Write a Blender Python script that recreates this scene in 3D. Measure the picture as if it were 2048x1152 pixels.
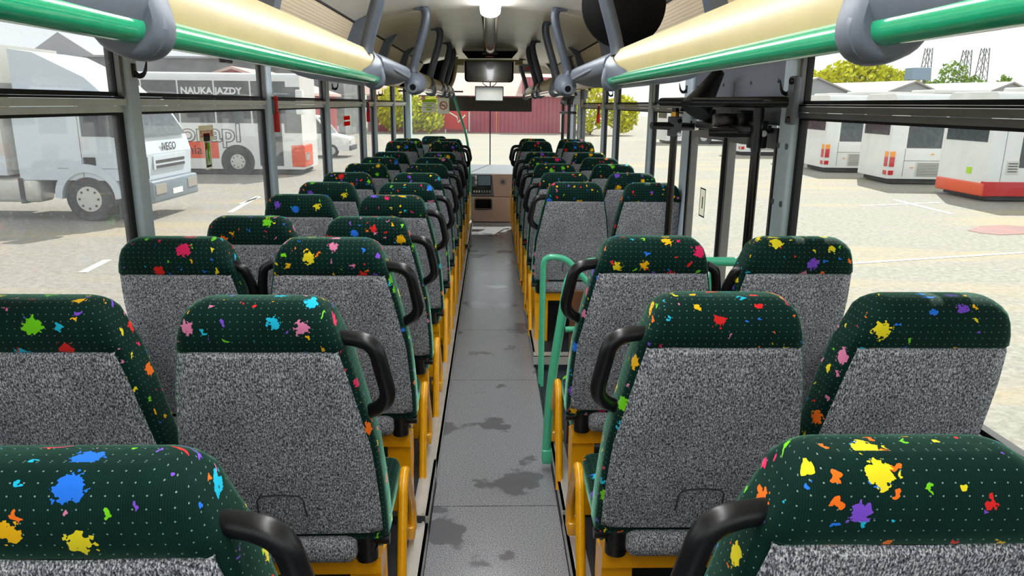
import bpy, bmesh, math, random
from mathutils import Vector, Matrix
random.seed(7)
S = bpy.context.scene
for o in list(bpy.data.objects): bpy.data.objects.remove(o)
COL = S.collection
PI = math.pi
# ------------------------------------------------------------------ camera
F = 1450.0; CAM = Vector((0.0, 0.0, 1.68))
_v = Vector(((980-1024)/F, (207-576)/F, 1.0)).normalized()          # bus axis seen by the camera
_up = Vector((math.sin(math.radians(.2)), -math.cos(math.radians(.2)), 0))
_z = (_up - _v*_up.dot(_v)).normalized(); _x = _v.cross(_z)
RIGHT = Vector((_x[0], _v[0], _z[0])); DOWN = Vector((_x[1], _v[1], _z[1])); FWD = Vector((_x[2], _v[2], _z[2]))
cd = bpy.data.cameras.new('camera'); cam = bpy.data.objects.new('camera', cd); COL.objects.link(cam)
cd.sensor_width = 36; cd.lens = F*36/2048; cd.clip_start = .02; cd.clip_end = 600
m = Matrix((RIGHT, -DOWN, -FWD)).transposed().to_4x4(); m.translation = CAM; cam.matrix_world = m
S.camera = cam
def at(u, v, X=None, Y=None, Z=None):
    """a point of the place, from where it is sighted and one known coordinate"""
    d = RIGHT*((u-1024)/F) + DOWN*((v-576)/F) + FWD
    k = (X-CAM.x)/d.x if X is not None else (Y-CAM.y)/d.y if Y is not None else (Z-CAM.z)/d.z
    return CAM + d*k
# ------------------------------------------------------------------ light
W = bpy.data.worlds.new('sky'); S.world = W; W.use_nodes = True
bg = W.node_tree.nodes['Background']; bg.inputs[0].default_value = (.93, .965, 1, 1); bg.inputs[1].default_value = .8
sl = bpy.data.lights.new('sun', 'SUN'); sl.energy = 4.6; sl.angle = .009; sl.color = (1, .96, .90)
so = bpy.data.objects.new('sun', sl); COL.objects.link(so)
az, el = math.radians(-26), math.radians(45)
so.rotation_euler = Vector((math.sin(az)*math.cos(el), -math.cos(az)*math.cos(el), -math.sin(el))).to_track_quat('-Z', 'Y').to_euler()
S.view_settings.view_transform = 'Standard'; S.view_settings.look = 'None'
S.view_settings.exposure = 0.65; S.view_settings.gamma = 1; S.view_settings.use_curve_mapping = False
LAMP = 11.5
# ------------------------------------------------------------------ materials
def srgb(r, g, b):
    f = lambda c: (c/255/12.92) if c/255 <= .04045 else ((c/255+.055)/1.055)**2.4
    return (f(r), f(g), f(b), 1)
def nmat(name):
    M = bpy.data.materials.new(name); M.use_nodes = True
    nt = M.node_tree; return M, nt, nt.nodes['Principled BSDF']
def N(nt, t, **kw):
    n = nt.nodes.new(t)
    for k, v in kw.items():
        if k.startswith('i_'):
            key = k[2:]; n.inputs[int(key) if key.isdigit() else key.replace('_', ' ')].default_value = v
        else: setattr(n, k, v)
    return n
def ramp(nt, pts, interp='LINEAR'):
    r = nt.nodes.new('ShaderNodeValToRGB'); cr = r.color_ramp; cr.interpolation = interp
    while len(cr.elements) < len(pts): cr.elements.new(.5)
    for e, (p, c) in zip(cr.elements, pts): e.position = p; e.color = c
    return r
def plain(name, rgb, rough=.5, metal=0, spec=.5, var=.0, scale=40, coat=0, emit=0, sheen=0):
    M, nt, b = nmat(name); c = srgb(*rgb)
    b.inputs['Base Color'].default_value = c; b.inputs['Roughness'].default_value = rough
    b.inputs['Metallic'].default_value = metal; b.inputs['Specular IOR Level'].default_value = spec
    b.inputs['Coat Weight'].default_value = coat; b.inputs['Sheen Weight'].default_value = sheen
    if emit: b.inputs['Emission Color'].default_value = c; b.inputs['Emission Strength'].default_value = emit
    tc = N(nt, 'ShaderNodeTexCoord'); no = N(nt, 'ShaderNodeTexNoise', i_Scale=scale, i_Detail=4.0)
    nt.links.new(tc.outputs['Object'], no.inputs['Vector'])
    v = max(var, .04)
    lo = tuple(x*(1-v) for x in c[:3])+(1,); hi = tuple(min(1, x*(1+v)) for x in c[:3])+(1,)
    r = ramp(nt, [(.3, lo), (.7, hi)]); nt.links.new(no.outputs[0], r.inputs[0]); nt.links.new(r.outputs[0], b.inputs['Base Color'])
    return M
def mathn(nt, op, a, b=None, c=None):
    n = nt.nodes.new('ShaderNodeMath'); n.operation = op
    for i, x in enumerate((a, b, c)):
        if x is None: continue
        if isinstance(x, (int, float)): n.inputs[i].default_value = x
        else: nt.links.new(x, n.inputs[i])
    return n.outputs[0]
def mixc(nt, fac, a, b):
    n = nt.nodes.new('ShaderNodeMix'); n.data_type = 'RGBA'
    for sock, x in ((n.inputs[0], fac), (n.inputs[6], a), (n.inputs[7], b)):
        if isinstance(x, (int, float, tuple)): sock.default_value = x
        else: nt.links.new(x, sock)
    return n.outputs[2]
def plush():
    """dark green ribbed plush with white pin dots and bright paint splashes"""
    M, nt, b = nmat('green_plush')
    uv = N(nt, 'ShaderNodeUVMap').outputs[0]; oi = N(nt, 'ShaderNodeObjectInfo')
    off = nt.nodes.new('ShaderNodeCombineXYZ')
    nt.links.new(mathn(nt, 'MULTIPLY', oi.outputs['Random'], 31.7), off.inputs[0]); nt.links.new(mathn(nt, 'MULTIPLY', oi.outputs['Random'], 57.3), off.inputs[1])
    ad = N(nt, 'ShaderNodeVectorMath', operation='ADD'); nt.links.new(uv, ad.inputs[0]); nt.links.new(off.outputs[0], ad.inputs[1]); uo = ad.outputs[0]
    def splash(scale, rmin, rmax, keep, wob, wscale, seed):
        no = N(nt, 'ShaderNodeTexNoise', noise_dimensions='2D', i_Scale=wscale, i_Detail=2.0); nt.links.new(uo, no.inputs['Vector'])
        s = N(nt, 'ShaderNodeVectorMath', operation='SUBTRACT'); nt.links.new(no.outputs['Color'], s.inputs[0]); s.inputs[1].default_value = (.5, .5, .5)
        k = N(nt, 'ShaderNodeVectorMath', operation='SCALE'); nt.links.new(s.outputs[0], k.inputs[0]); k.inputs['Scale'].default_value = wob
        a2 = N(nt, 'ShaderNodeVectorMath', operation='ADD'); nt.links.new(uo, a2.inputs[0]); nt.links.new(k.outputs[0], a2.inputs[1])
        a3 = N(nt, 'ShaderNodeVectorMath', operation='ADD'); nt.links.new(a2.outputs[0], a3.inputs[0]); a3.inputs[1].default_value = (seed, seed*1.7, 0)
        vo = N(nt, 'ShaderNodeTexVoronoi', voronoi_dimensions='2D', i_Scale=scale); vo.inputs['Randomness'].default_value = .85
        nt.links.new(a3.outputs[0], vo.inputs['Vector'])
        sp = nt.nodes.new('ShaderNodeSeparateColor'); nt.links.new(vo.outputs['Color'], sp.inputs[0])
        rad = mathn(nt, 'MULTIPLY_ADD', sp.outputs[1], rmax-rmin, rmin)
        mask = mathn(nt, 'MULTIPLY', mathn(nt, 'LESS_THAN', vo.outputs['Distance'], rad), mathn(nt, 'GREATER_THAN', sp.outputs[0], keep))
        cols = [(232, 40, 40), (250, 190, 20), (40, 120, 235), (130, 80, 215), (120, 220, 30), (30, 190, 225), (255, 120, 30), (225, 130, 170), (235, 40, 100), (245, 225, 40)]
        r = ramp(nt, [(i/len(cols), srgb(*c)) for i, c in enumerate(cols)], 'CONSTANT'); nt.links.new(sp.outputs[2], r.inputs[0])
        return mask, r.outputs[0]
    sx = nt.nodes.new('ShaderNodeSeparateXYZ'); nt.links.new(uv, sx.inputs[0])
    rib = mathn(nt, 'SINE', mathn(nt, 'MULTIPLY', sx.outputs[0], 1900.0))
    nb = N(nt, 'ShaderNodeTexNoise', noise_dimensions='2D', i_Scale=14.0, i_Detail=5.0); nt.links.new(uo, nb.inputs['Vector'])
    base = mixc(nt, nb.outputs[0], srgb(0, 20, 18), srgb(4, 40, 35))
    base = mixc(nt, mathn(nt, 'MULTIPLY_ADD', rib, .07, .07), base, srgb(30, 92, 74))
    dv = N(nt, 'ShaderNodeTexVoronoi', voronoi_dimensions='2D', i_Scale=60.0); dv.inputs['Randomness'].default_value = 0
    nt.links.new(uv, dv.inputs['Vector'])
    base = mixc(nt, mathn(nt, 'LESS_THAN', dv.outputs['Distance'], .07), base, srgb(130, 160, 150))
    m2, c2 = splash(27.0, .07, .2, .55, .03, 60.0, 3.1)
    base = mixc(nt, m2, base, c2)
    m1, c1 = splash(10.5, .12, .22, .48, .032, 100.0, .0)
    base = mixc(nt, m1, base, c1)
    bu = N(nt, 'ShaderNodeBump', i_Strength=.35, i_Distance=.006); nt.links.new(nb.outputs[0], bu.inputs['Height']); nt.links.new(bu.outputs[0], b.inputs['Normal'])
    nt.links.new(base, b.inputs['Base Color']); b.inputs['Roughness'].default_value = .85
    b.inputs['Sheen Weight'].default_value = .6; b.inputs['Sheen Roughness'].default_value = .3; b.inputs['Sheen Tint'].default_value = srgb(150, 225, 190)
    b.inputs['Specular IOR Level'].default_value = .15
    return M
def moquette():
    M, nt, b = nmat('grey_moquette')
    tc = N(nt, 'ShaderNodeTexCoord'); mp = N(nt, 'ShaderNodeMapping'); mp.inputs['Scale'].default_value = (400, 400, 150)
    nt.links.new(tc.outputs['Object'], mp.inputs[0])
    no = N(nt, 'ShaderNodeTexNoise', i_Scale=1.0, i_Detail=2.0, i_Roughness=.7); nt.links.new(mp.outputs[0], no.inputs['Vector'])
    r = ramp(nt, [(.37, srgb(40, 42, 48)), (.5, srgb(140, 143, 150)), (.63, srgb(246, 248, 252))]); nt.links.new(no.outputs[0], r.inputs[0])
    sx = nt.nodes.new('ShaderNodeSeparateXYZ'); nt.links.new(tc.outputs['Object'], sx.inputs[0])
    ribm = mathn(nt, 'MULTIPLY_ADD', mathn(nt, 'SINE', mathn(nt, 'MULTIPLY', sx.outputs[0], 1250.0)), .5, .5)
    n2 = N(nt, 'ShaderNodeTexNoise', i_Scale=5.0, i_Detail=3.0); nt.links.new(tc.outputs['Object'], n2.inputs['Vector'])
    r2 = ramp(nt, [(.3, (.72, .72, .74, 1)), (.7, (1, 1, 1, 1))]); nt.links.new(n2.outputs[0], r2.inputs[0])
    mu = nt.nodes.new('ShaderNodeMix'); mu.data_type = 'RGBA'; mu.blend_type = 'MULTIPLY'; mu.inputs[0].default_value = 1
    nt.links.new(mixc(nt, mathn(nt, 'MULTIPLY', ribm, .35), r.outputs[0], srgb(84, 86, 92)), mu.inputs[6]); nt.links.new(r2.outputs[0], mu.inputs[7]); nt.links.new(mu.outputs[2], b.inputs['Base Color'])
    b.inputs['Roughness'].default_value = .95; b.inputs['Specular IOR Level'].default_value = .1
    bu = N(nt, 'ShaderNodeBump', i_Strength=.25, i_Distance=.002); nt.links.new(no.outputs[0], bu.inputs['Height']); nt.links.new(bu.outputs[0], b.inputs['Normal'])
    return M
def glass(name, dirt=.08, tint=(.97, 1, .99), spots=.0, refl=.1):
    M = bpy.data.materials.new(name); M.use_nodes = True; nt = M.node_tree; nt.nodes.clear()
    out = N(nt, 'ShaderNodeOutputMaterial'); tr = N(nt, 'ShaderNodeBsdfTransparent'); tr.inputs[0].default_value = (*tint, 1)
    gl = N(nt, 'ShaderNodeBsdfGlossy'); gl.inputs['Roughness'].default_value = .02
    fr = N(nt, 'ShaderNodeFresnel', i_IOR=1.45); m1 = N(nt, 'ShaderNodeMixShader')
    nt.links.new(mathn(nt, 'MULTIPLY', fr.outputs[0], refl), m1.inputs[0]); nt.links.new(tr.outputs[0], m1.inputs[1]); nt.links.new(gl.outputs[0], m1.inputs[2])
    df = N(nt, 'ShaderNodeBsdfTranslucent'); df.inputs[0].default_value = (.95, .96, .97, 1)
    tc = N(nt, 'ShaderNodeTexCoord'); no = N(nt, 'ShaderNodeTexNoise', i_Scale=3.0, i_Detail=6.0); nt.links.new(tc.outputs['Object'], no.inputs['Vector'])
    n2 = N(nt, 'ShaderNodeTexNoise', i_Scale=75.0, i_Detail=3.0); nt.links.new(tc.outputs['Object'], n2.inputs['Vector'])
    sp = mathn(nt, 'MULTIPLY', mathn(nt, 'GREATER_THAN', n2.outputs[0], .64), spots)
    fac = mathn(nt, 'ADD', mathn(nt, 'MULTIPLY', no.outputs[0], dirt*2), sp)
    m2 = N(nt, 'ShaderNodeMixShader'); nt.links.new(fac, m2.inputs[0]); nt.links.new(m1.outputs[0], m2.inputs[1]); nt.links.new(df.outputs[0], m2.inputs[2])
    nt.links.new(m2.outputs[0], out.inputs[0]); return M
def vinyl():
    M, nt, b = nmat('grey_vinyl_floor')
    tc = N(nt, 'ShaderNodeTexCoord')
    n1 = N(nt, 'ShaderNodeTexNoise', i_Scale=260.0, i_Detail=2.0); nt.links.new(tc.outputs['Object'], n1.inputs['Vector'])
    n2 = N(nt, 'ShaderNodeTexNoise', i_Scale=2.6, i_Detail=4.0, i_Roughness=.55); nt.links.new(tc.outputs['Object'], n2.inputs['Vector'])
    r = ramp(nt, [(.36, srgb(74, 75, 80)), (.64, srgb(190, 191, 196))]); nt.links.new(n1.outputs[0], r.inputs[0])
    wet = ramp(nt, [(.585, (0, 0, 0, 1)), (.61, (1, 1, 1, 1))]); nt.links.new(n2.outputs[0], wet.inputs[0])
    c = mixc(nt, wet.outputs[0], r.outputs[0], srgb(112, 112, 116)); nt.links.new(c, b.inputs['Base Color'])
    nt.links.new(mathn(nt, 'MULTIPLY_ADD', wet.outputs[0], -.08, .24), b.inputs['Roughness'])
    b.inputs['Specular IOR Level'].default_value = .9
    bu = N(nt, 'ShaderNodeBump', i_Strength=.15, i_Distance=.001); nt.links.new(n1.outputs[0], bu.inputs['Height']); nt.links.new(bu.outputs[0], b.inputs['Normal'])
    return M
def yard():
    M, nt, b = nmat('dusty_concrete')
    tc = N(nt, 'ShaderNodeTexCoord')
    n1 = N(nt, 'ShaderNodeTexNoise', i_Scale=.35, i_Detail=6.0); n2 = N(nt, 'ShaderNodeTexNoise', i_Scale=9.0, i_Detail=6.0, i_Roughness=.8)
    mp = N(nt, 'ShaderNodeMapping'); mp.inputs['Scale'].default_value = (.35, 1.6, 1); nt.links.new(tc.outputs['Object'], mp.inputs[0])
    n3 = N(nt, 'ShaderNodeTexNoise', i_Scale=.5, i_Detail=5.0); nt.links.new(mp.outputs[0], n3.inputs['Vector'])
    for n in (n1, n2): nt.links.new(tc.outputs['Object'], n.inputs['Vector'])
    a = ramp(nt, [(.35, srgb(122, 116, 106)), (.65, srgb(160, 155, 144))]); nt.links.new(n2.outputs[0], a.inputs[0])
    s = ramp(nt, [(.52, (0, 0, 0, 1)), (.68, (1, 1, 1, 1))]); nt.links.new(n3.outputs[0], s.inputs[0])
    c = mixc(nt, mathn(nt, 'MULTIPLY', s.outputs[0], .5), a.outputs[0], srgb(172, 152, 110)); nt.links.new(c, b.inputs['Base Color'])
    b.inputs['Roughness'].default_value = .9; return M
def stripes(name, a, bcol, freq, axis=0, rough=.6, width=.35):
    M, nt, b = nmat(name); tc = N(nt, 'ShaderNodeTexCoord'); sx = nt.nodes.new('ShaderNodeSeparateXYZ'); nt.links.new(tc.outputs['Object'], sx.inputs[0])
    w = mathn(nt, 'MULTIPLY_ADD', mathn(nt, 'SINE', mathn(nt, 'MULTIPLY', sx.outputs[axis], freq)), .5, .5)
    no = N(nt, 'ShaderNodeTexNoise', i_Scale=2.0, i_Detail=5.0); nt.links.new(tc.outputs['Object'], no.inputs['Vector'])
    c = mixc(nt, mathn(nt, 'MULTIPLY', w, width), srgb(*a), srgb(*bcol)); c = mixc(nt, mathn(nt, 'MULTIPLY', no.outputs[0], .25), c, srgb(*bcol))
    nt.links.new(c, b.inputs['Base Color']); b.inputs['Roughness'].default_value = rough
    bu = N(nt, 'ShaderNodeBump', i_Strength=.3, i_Distance=.004); nt.links.new(w, bu.inputs['Height']); nt.links.new(bu.outputs[0], b.inputs['Normal'])
    return M
PLUSH = plush(); GREY = moquette(); VINYL = vinyl(); YARD = yard()
GL_L = glass('dusty_window_glass', .045, (.97, .99, .99), .07, .2); GL_R = glass('window_glass', .006, spots=.01, refl=.05); GL_F = glass('windscreen_glass', .012, refl=.05); GL_D = glass('door_glass', .004, refl=.05)
YEL = plain('yellow_enamel', (255, 176, 8), .25, coat=.5, var=.05)
BLK = plain('black_plastic', (20, 20, 22), .32); RUB = plain('black_rubber', (12, 12, 13), .7)
GRN = plain('green_enamel', (30, 172, 124), .16, coat=.6); MINT = plain('mint_enamel', (84, 200, 156), .3, coat=.3)
CREAM = plain('cream_rack_panel', (190, 176, 126), .38, var=.06, scale=6); CEIL = plain('ceiling_panel', (240, 234, 220), .3, var=.05, scale=5)
RIBB = stripes('ribbed_beige_lining', (236, 218, 186), (200, 182, 150), 420, 2, .55)
GRYP = plain('blue_grey_plastic', (98, 107, 120), .45, var=.05); HANG = plain('dark_blue_grey_plastic', (74, 82, 94), .4)
PIL = plain('pale_blue_grey_pillar', (206, 222, 236), .42, var=.04); PANEL = plain('grey_wall_panel', (106, 111, 120), .5)
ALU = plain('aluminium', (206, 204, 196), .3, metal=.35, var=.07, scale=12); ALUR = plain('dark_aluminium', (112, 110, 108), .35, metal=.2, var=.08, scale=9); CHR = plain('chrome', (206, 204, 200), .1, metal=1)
STEEL = plain('dark_steel_pole', (58, 54, 52), .22, metal=.8); BRASS = plain('brass', (196, 146, 62), .25, metal=1)
RED = plain('red_plastic', (226, 26, 18), .35); SKIRT = plain('dark_vinyl', (40, 46, 54), .5); DARK = plain('black_board', (8, 8, 9), .6, spec=.15)
BROWN = plain('brown_blind', (64, 54, 48), .7); DASH = plain('beige_pink_dashboard', (224, 186, 166), .6); DASHG = plain('grey_dash', (150, 152, 158), .45)
SCREEN = plain('dark_screen', (12, 9, 7), .08, coat=.5); LCD = plain('grey_blue_display', (126, 146, 162), .3)
WHITE = plain('white_bus_paint', (226, 227, 224), .35, coat=.3, var=.03, scale=2); OFFW = plain('greyish_white_paint', (206, 204, 196), .4, var=.04, scale=2); CABW = plain('pale_blue_white_paint', (206, 216, 224), .35)
BGLASS = plain('dark_bus_glass', (58, 66, 72), .12, var=.35, scale=7); ORANGE = plain('orange_paint', (232, 84, 36), .35); REDP = plain('red_paint', (196, 18, 22), .4)
AMBER = plain('amber_lens', (250, 150, 10), .2); REDL = plain('red_lens', (200, 16, 30), .2); TYRE = plain('tyre_rubber', (58, 58, 60), .85, var=.2)
UNDER = plain('dirty_chassis', (66, 66, 66), .8, var=.3); PAINTW = plain('white_road_paint', (226, 224, 214), .8, var=.15, scale=3)
PAPER = plain('white_paper', (240, 240, 234), .7); LIME = plain('lime_paper', (176, 220, 20), .6); REDI = plain('red_ink', (200, 24, 20), .6); INK = plain('black_ink', (20, 20, 24), .6)
LEAFY = plain('yellow_green_leaves', (206, 204, 30), .7, var=.4, scale=3); LEAFG = plain('green_leaves', (128, 156, 60), .7, var=.4, scale=3); BARK = plain('bark', (82, 70, 56), .9)
FENCE = stripes('red_corrugated_sheet', (150, 44, 66), (192, 110, 122), 16, 0, .6); PINKR = plain('pale_pink_roof', (214, 178, 168), .8, var=.12, scale=.4)
SHEDR = stripes('weathered_sheet_roof', (176, 170, 166), (140, 120, 108), 5, 1, .7); SHEDW = plain('grey_shed_wall', (166, 168, 172), .8, var=.1); DKROOF = plain('grey_factory_wall', (118, 122, 124), .8, var=.3, scale=.8)
LAMPM = plain('lamp_diffuser', (248, 250, 255), .3, emit=LAMP); FLAP = plain('blue_sheet', (140, 160, 178), .6); LATT = plain('lattice_steel', (120, 116, 108), .6)
def thin(name, rgb):
    M, nt, b = nmat(name); c = srgb(*rgb); out = nt.nodes['Material Output']; d = N(nt, 'ShaderNodeBsdfDiffuse'); t = N(nt, 'ShaderNodeBsdfTranslucent'); x = N(nt, 'ShaderNodeMixShader')
    d.inputs[0].default_value = c; t.inputs[0].default_value = c; x.inputs[0].default_value = .55
    nt.links.new(d.outputs[0], x.inputs[1]); nt.links.new(t.outputs[0], x.inputs[2]); nt.links.new(x.outputs[0], out.inputs[0]); return M
TPAP = thin('thin_white_film', (244, 242, 232)); TBEI = thin('thin_beige_film', (232, 226, 204)); TLIM = thin('thin_lime_film', (150, 224, 40)); TRED = thin('thin_red_film', (236, 60, 36))
GLARE = plain('glare_painted_tube', (206, 216, 210), .16, metal=.3, coat=.5)  # green front rack tubes, with their bright glare put into the colour
SEAM = plain('dark_seam', (52, 54, 60), .9)
BLUE = plain('light_blue_paint', (30, 150, 196), .4); INKB = plain('blue_ink', (40, 90, 190), .6); STAIN = plain('rust_red_wet_sand', (112, 34, 16), .6, var=.3, scale=2); BACKCL = plain('clear_grey', (80, 80, 84), .5)
# ------------------------------------------------------------------ geometry helpers
class MB:
    def __init__(s): s.v = []; s.f = []; s.uv = {}
    def add(s, vs, fs):
        k = len(s.v); s.v += [tuple(p) for p in vs]; s.f += [tuple(i+k for i in f) for f in fs]; return s
    def box(s, x0, x1, y0, y1, z0, z1):
        return s.add([(x0,y0,z0),(x1,y0,z0),(x1,y1,z0),(x0,y1,z0),(x0,y0,z1),(x1,y0,z1),(x1,y1,z1),(x0,y1,z1)],
                     [(0,3,2,1),(4,5,6,7),(0,1,5,4),(1,2,6,5),(2,3,7,6),(3,0,4,7)])
    def rings(s, rs, close=True, caps=True):
        n = len(rs[0]); vs = [p for r in rs for p in r]; fs = []
        for i in range(len(rs)-1):
            for j in range(n if close else n-1):
                a, b_ = i*n+j, i*n+(j+1) % n; fs.append((a, b_, b_+n, a+n))
        if caps: fs += [tuple(reversed(range(n))), tuple(range((len(rs)-1)*n, len(rs)*n))]
        return s.add(vs, fs)
    def tube(s, pts, r, seg=10, closed=False, flat=1.0):
        pts = [Vector(p) for p in pts]; rs = []; n = len(pts); prev = None
        for i, p in enumerate(pts):
            if closed: t = (pts[(i+1) % n]-pts[i-1]).normalized()
            else: t = (pts[min(i+1, n-1)]-pts[max(i-1, 0)]).normalized()
            if prev is None: a = t.orthogonal().normalized() if flat == 1 else (Vector((0,1,0))-t*t.y).normalized()
            else: a = (prev-t*prev.dot(t)).normalized()
            prev = a; b_ = t.cross(a); rr = r[i] if isinstance(r, (list, tuple)) else r
            rs.append([p+a*(rr*math.cos(2*PI*k/seg))+b_*(rr*flat*math.sin(2*PI*k/seg)) for k in range(seg)])
        if closed: rs.append(rs[0])
        return s.rings(rs, True, not closed)
    def cyl(s, a, b_, r, seg=14): return s.tube([a, b_], r, seg)
    def prism(s, outline, axis, a, b_):
        def P(p, t): return {'x': (t, p[0], p[1]), 'y': (p[0], t, p[1]), 'z': (p[0], p[1], t)}[axis]
        n = len(outline); return s.add([P(p, a) for p in outline]+[P(p, b_) for p in outline],
            [tuple(range(n)), tuple(reversed(range(n, 2*n)))]+[(i, i+n, (i+1) % n+n, (i+1) % n) for i in range(n)])
    def rbox(s, x0, x1, y0, y1, z0, z1, r, seg=3):
        """box with rounded edges and corners"""
        bm = bmesh.new(); bmesh.ops.create_cube(bm, size=1)
        for v in bm.verts: v.co = Vector(((x0+x1)/2+v.co.x*(x1-x0), (y0+y1)/2+v.co.y*(y1-y0), (z0+z1)/2+v.co.z*(z1-z0)))
        bmesh.ops.bevel(bm, geom=bm.edges[:], offset=r, segments=seg, profile=.5, affect='EDGES'); bm.verts.index_update()
        s.add([v.co[:] for v in bm.verts], [tuple(v.index for v in f.verts) for f in bm.faces]); bm.free(); return s
    def build(s, name, mat, parent=None, smooth=False, loc=None):
        me = bpy.data.meshes.new(name); me.from_pydata(s.v, [], s.f)
        bm = bmesh.new(); bm.from_mesh(me); bmesh.ops.recalc_face_normals(bm, faces=bm.faces[:]); bm.to_mesh(me); bm.free()
        me.materials.append(mat)
        if smooth:
            me.polygons.foreach_set('use_smooth', [True]*len(me.polygons)); me.set_sharp_from_angle(angle=math.radians(42))
        o = bpy.data.objects.new(name, me); COL.objects.link(o)
        if parent: o.parent = parent
        if loc is not None: o.location = loc
        return o
def tag(o, label, cat, group=None, kind=None):
    o['label'] = label; o['category'] = cat
    if group: o['group'] = group
    if kind: o['kind'] = kind
    return o
def thing(name, label, cat, loc=(0,0,0), rz=0, group=None):
    o = bpy.data.objects.new(name, None); COL.objects.link(o); o.empty_display_size = .1
    o.location = loc; o.rotation_euler = (0,0,rz); return tag(o, label, cat, group)
def struct(name, mb=None, mat=None, smooth=False):
    if mb is None: o = bpy.data.objects.new(name, None); COL.objects.link(o)
    else: o = mb.build(name, mat, None, smooth)
    o['kind'] = 'structure'; return o
def kids(o): return [c for c in bpy.data.objects if c.parent == o]
def dup(root, tree, loc, label, group=None):
    r = root.copy(); COL.objects.link(r); r.location = loc; r['label'] = label
    if group: r['group'] = group
    for ch, subs in tree:
        c = ch.copy(); COL.objects.link(c); c.parent = r
        for g in subs: d = g.copy(); COL.objects.link(d); d.parent = c
    return r
def text(name, body, size, mat, mtx, parent=None, depth=.0015, xs=1.0, fat=0.0):
    cu = bpy.data.curves.new(name, 'FONT'); cu.body = body; cu.size = size; cu.extrude = depth; cu.align_x = 'CENTER'; cu.align_y = 'CENTER'; cu.resolution_u = 3; cu.offset = fat
    to = bpy.data.objects.new(name, cu); me = bpy.data.meshes.new_from_object(to); bpy.data.objects.remove(to); bpy.data.curves.remove(cu)
    for v in me.vertices: v.co.x *= xs
    me.transform(mtx); me.materials.clear(); me.materials.append(mat)
    o = bpy.data.objects.new(name, me); COL.objects.link(o)
    if parent: o.parent = parent
    return o
def frame_y(p, flip=False):      # text in the XZ plane, read from -Y
    return Matrix.Translation(p) @ Matrix.Rotation(PI/2, 4, 'X')
def frame_x(p, side):            # text on a plane of constant X, read from inside the bus
    return Matrix.Translation(p) @ Matrix.Rotation(PI/2 if side < 0 else -PI/2, 4, 'Z') @ Matrix.Rotation(PI/2, 4, 'X')
def lerp(tab, x):
    for (a, va), (b_, vb) in zip(tab, tab[1:]):
        if x <= b_: return va+(vb-va)*(x-a)/(b_-a)
    return tab[-1][1]
def arc(pts, n=6):
    """Catmull-Rom through points"""
    P = [Vector(p) for p in pts]; P = [2*P[0]-P[1]]+P+[2*P[-1]-P[-2]]; out = []
    for i in range(1, len(P)-2):
        for k in range(n):
            t = k/n; a, b_, c, d = P[i-1:i+3]
            out.append(.5*((2*b_)+(c-a)*t+(2*a-5*b_+4*c-d)*t*t+(3*b_-a-3*c+d)*t**3))
    return out+[P[-2]]
def fillet(pts, r, n=5, closed=False):
    P = [Vector(p) for p in pts]; out = []; m_ = len(P)
    for i, p in enumerate(P):
        if not closed and i in (0, m_-1): out.append(p); continue
        a, b_ = P[i-1]-p, P[(i+1) % m_]-p; d = min(r, a.length*.45, b_.length*.45); q0 = p+a.normalized()*d; q1 = p+b_.normalized()*d
        for k in range(n+1):
            t = k/n; out.append(q0*(1-t)**2+p*2*t*(1-t)+q1*t*t)
    return out
# ================================================================== THE YARD OUTSIDE (ground) AND THE BUS SHELL
G = -1.1                                                               # yard level below the aisle floor
g = struct('ground', MB().box(-140, 140, -40, 190, G-.2, G), YARD)
XP, XG, XO = 1.235, 1.275, 1.305                                       # pillar face, glass, outer skin
AX = .03                                                               # middle of the aisle
Y0, Y1 = -.9, 11.3
PL = [at(u, 200, X=-XP).y for u in (260, 538, 655, 728, 751, 789)]     # left pillars, near edges
PR = [at(u, 208, X=XP).y for u in (1301, 1230, 1206, 1160)]
DR0, DR1 = at(1588, 208, X=XP).y, at(1562, 208, X=XP).y                # wide pillar behind the door
DF0, DF1 = at(1381, 208, X=XP).y, at(1367, 208, X=XP).y                # post ahead of the door
fl = struct('floor', MB().box(AX-.285, AX+.285, Y0, 10.6, -.06, -.004), SKIRT)
ys = [Y0, at(985, 1012, Z=0).y, at(985, 760, Z=0).y, at(985, 660, Z=0).y, at(985, 540, Z=0).y, at(985, 480, Z=0).y, 10.45]
for a, b_ in zip(ys, ys[1:]): MB().box(AX-.272, AX+.272, a+.003, b_-.003, -.004, .0).build('floor_sheet', VINYL, fl)
# raised platforms the seats stand on, and their aluminium edge trims
def platform(name, x0, x1, secs, side):
    o = struct(name, None)
    for (a, b_, z) in secs:
        MB().box(x0, x1, a, b_, -.06, z).build('platform_section', SKIRT, o)
        xe = x1 if side < 0 else x0; s = 1 if side < 0 else -1
        e = MB(); e.box(*sorted((xe+s*.001, xe+s*.012)), a, b_, z-.05, z+.006); e.box(*sorted((xe-s*.05, xe+s*.012)), a, b_, z+.001, z+.006)
        e.box(*sorted((xe-s*.012, xe-s*.002)), a, b_, z+.006, z+.013); e.box(*sorted((xe-s*.04, xe-s*.03)), a, b_, z+.006, z+.013)
        e.build('edge_trim', ALU, o)
        k = MB(); k.box(*sorted((xe+s*.001, xe+s*.008)), a, b_, 0.0, z-.052); k.build('kick_strip', RUB, o)
    return o
SL = [(Y0, 2.5, .10), (2.502, 2.95, .135), (2.952, 8.1, .075), (8.102, 9.9, .125)]
platform('trim_1', -1.26, AX-.275, SL, -1)
platform('trim_2', AX+.275, 1.26, [(Y0, 2.55, .10), (2.552, 3.14, .125)], 1)
pf = platform('trim_3', AX+.275, 1.26, [(4.5, 8.1, .075), (8.102, 9.9, .125)], 1)
MB().box(AX+.263, .62, 4.487, 4.4995, .02, .081).box(AX+.263, .62, 4.487, 4.56, .0755, .083).build('edge_trim', ALU, pf)
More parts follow.
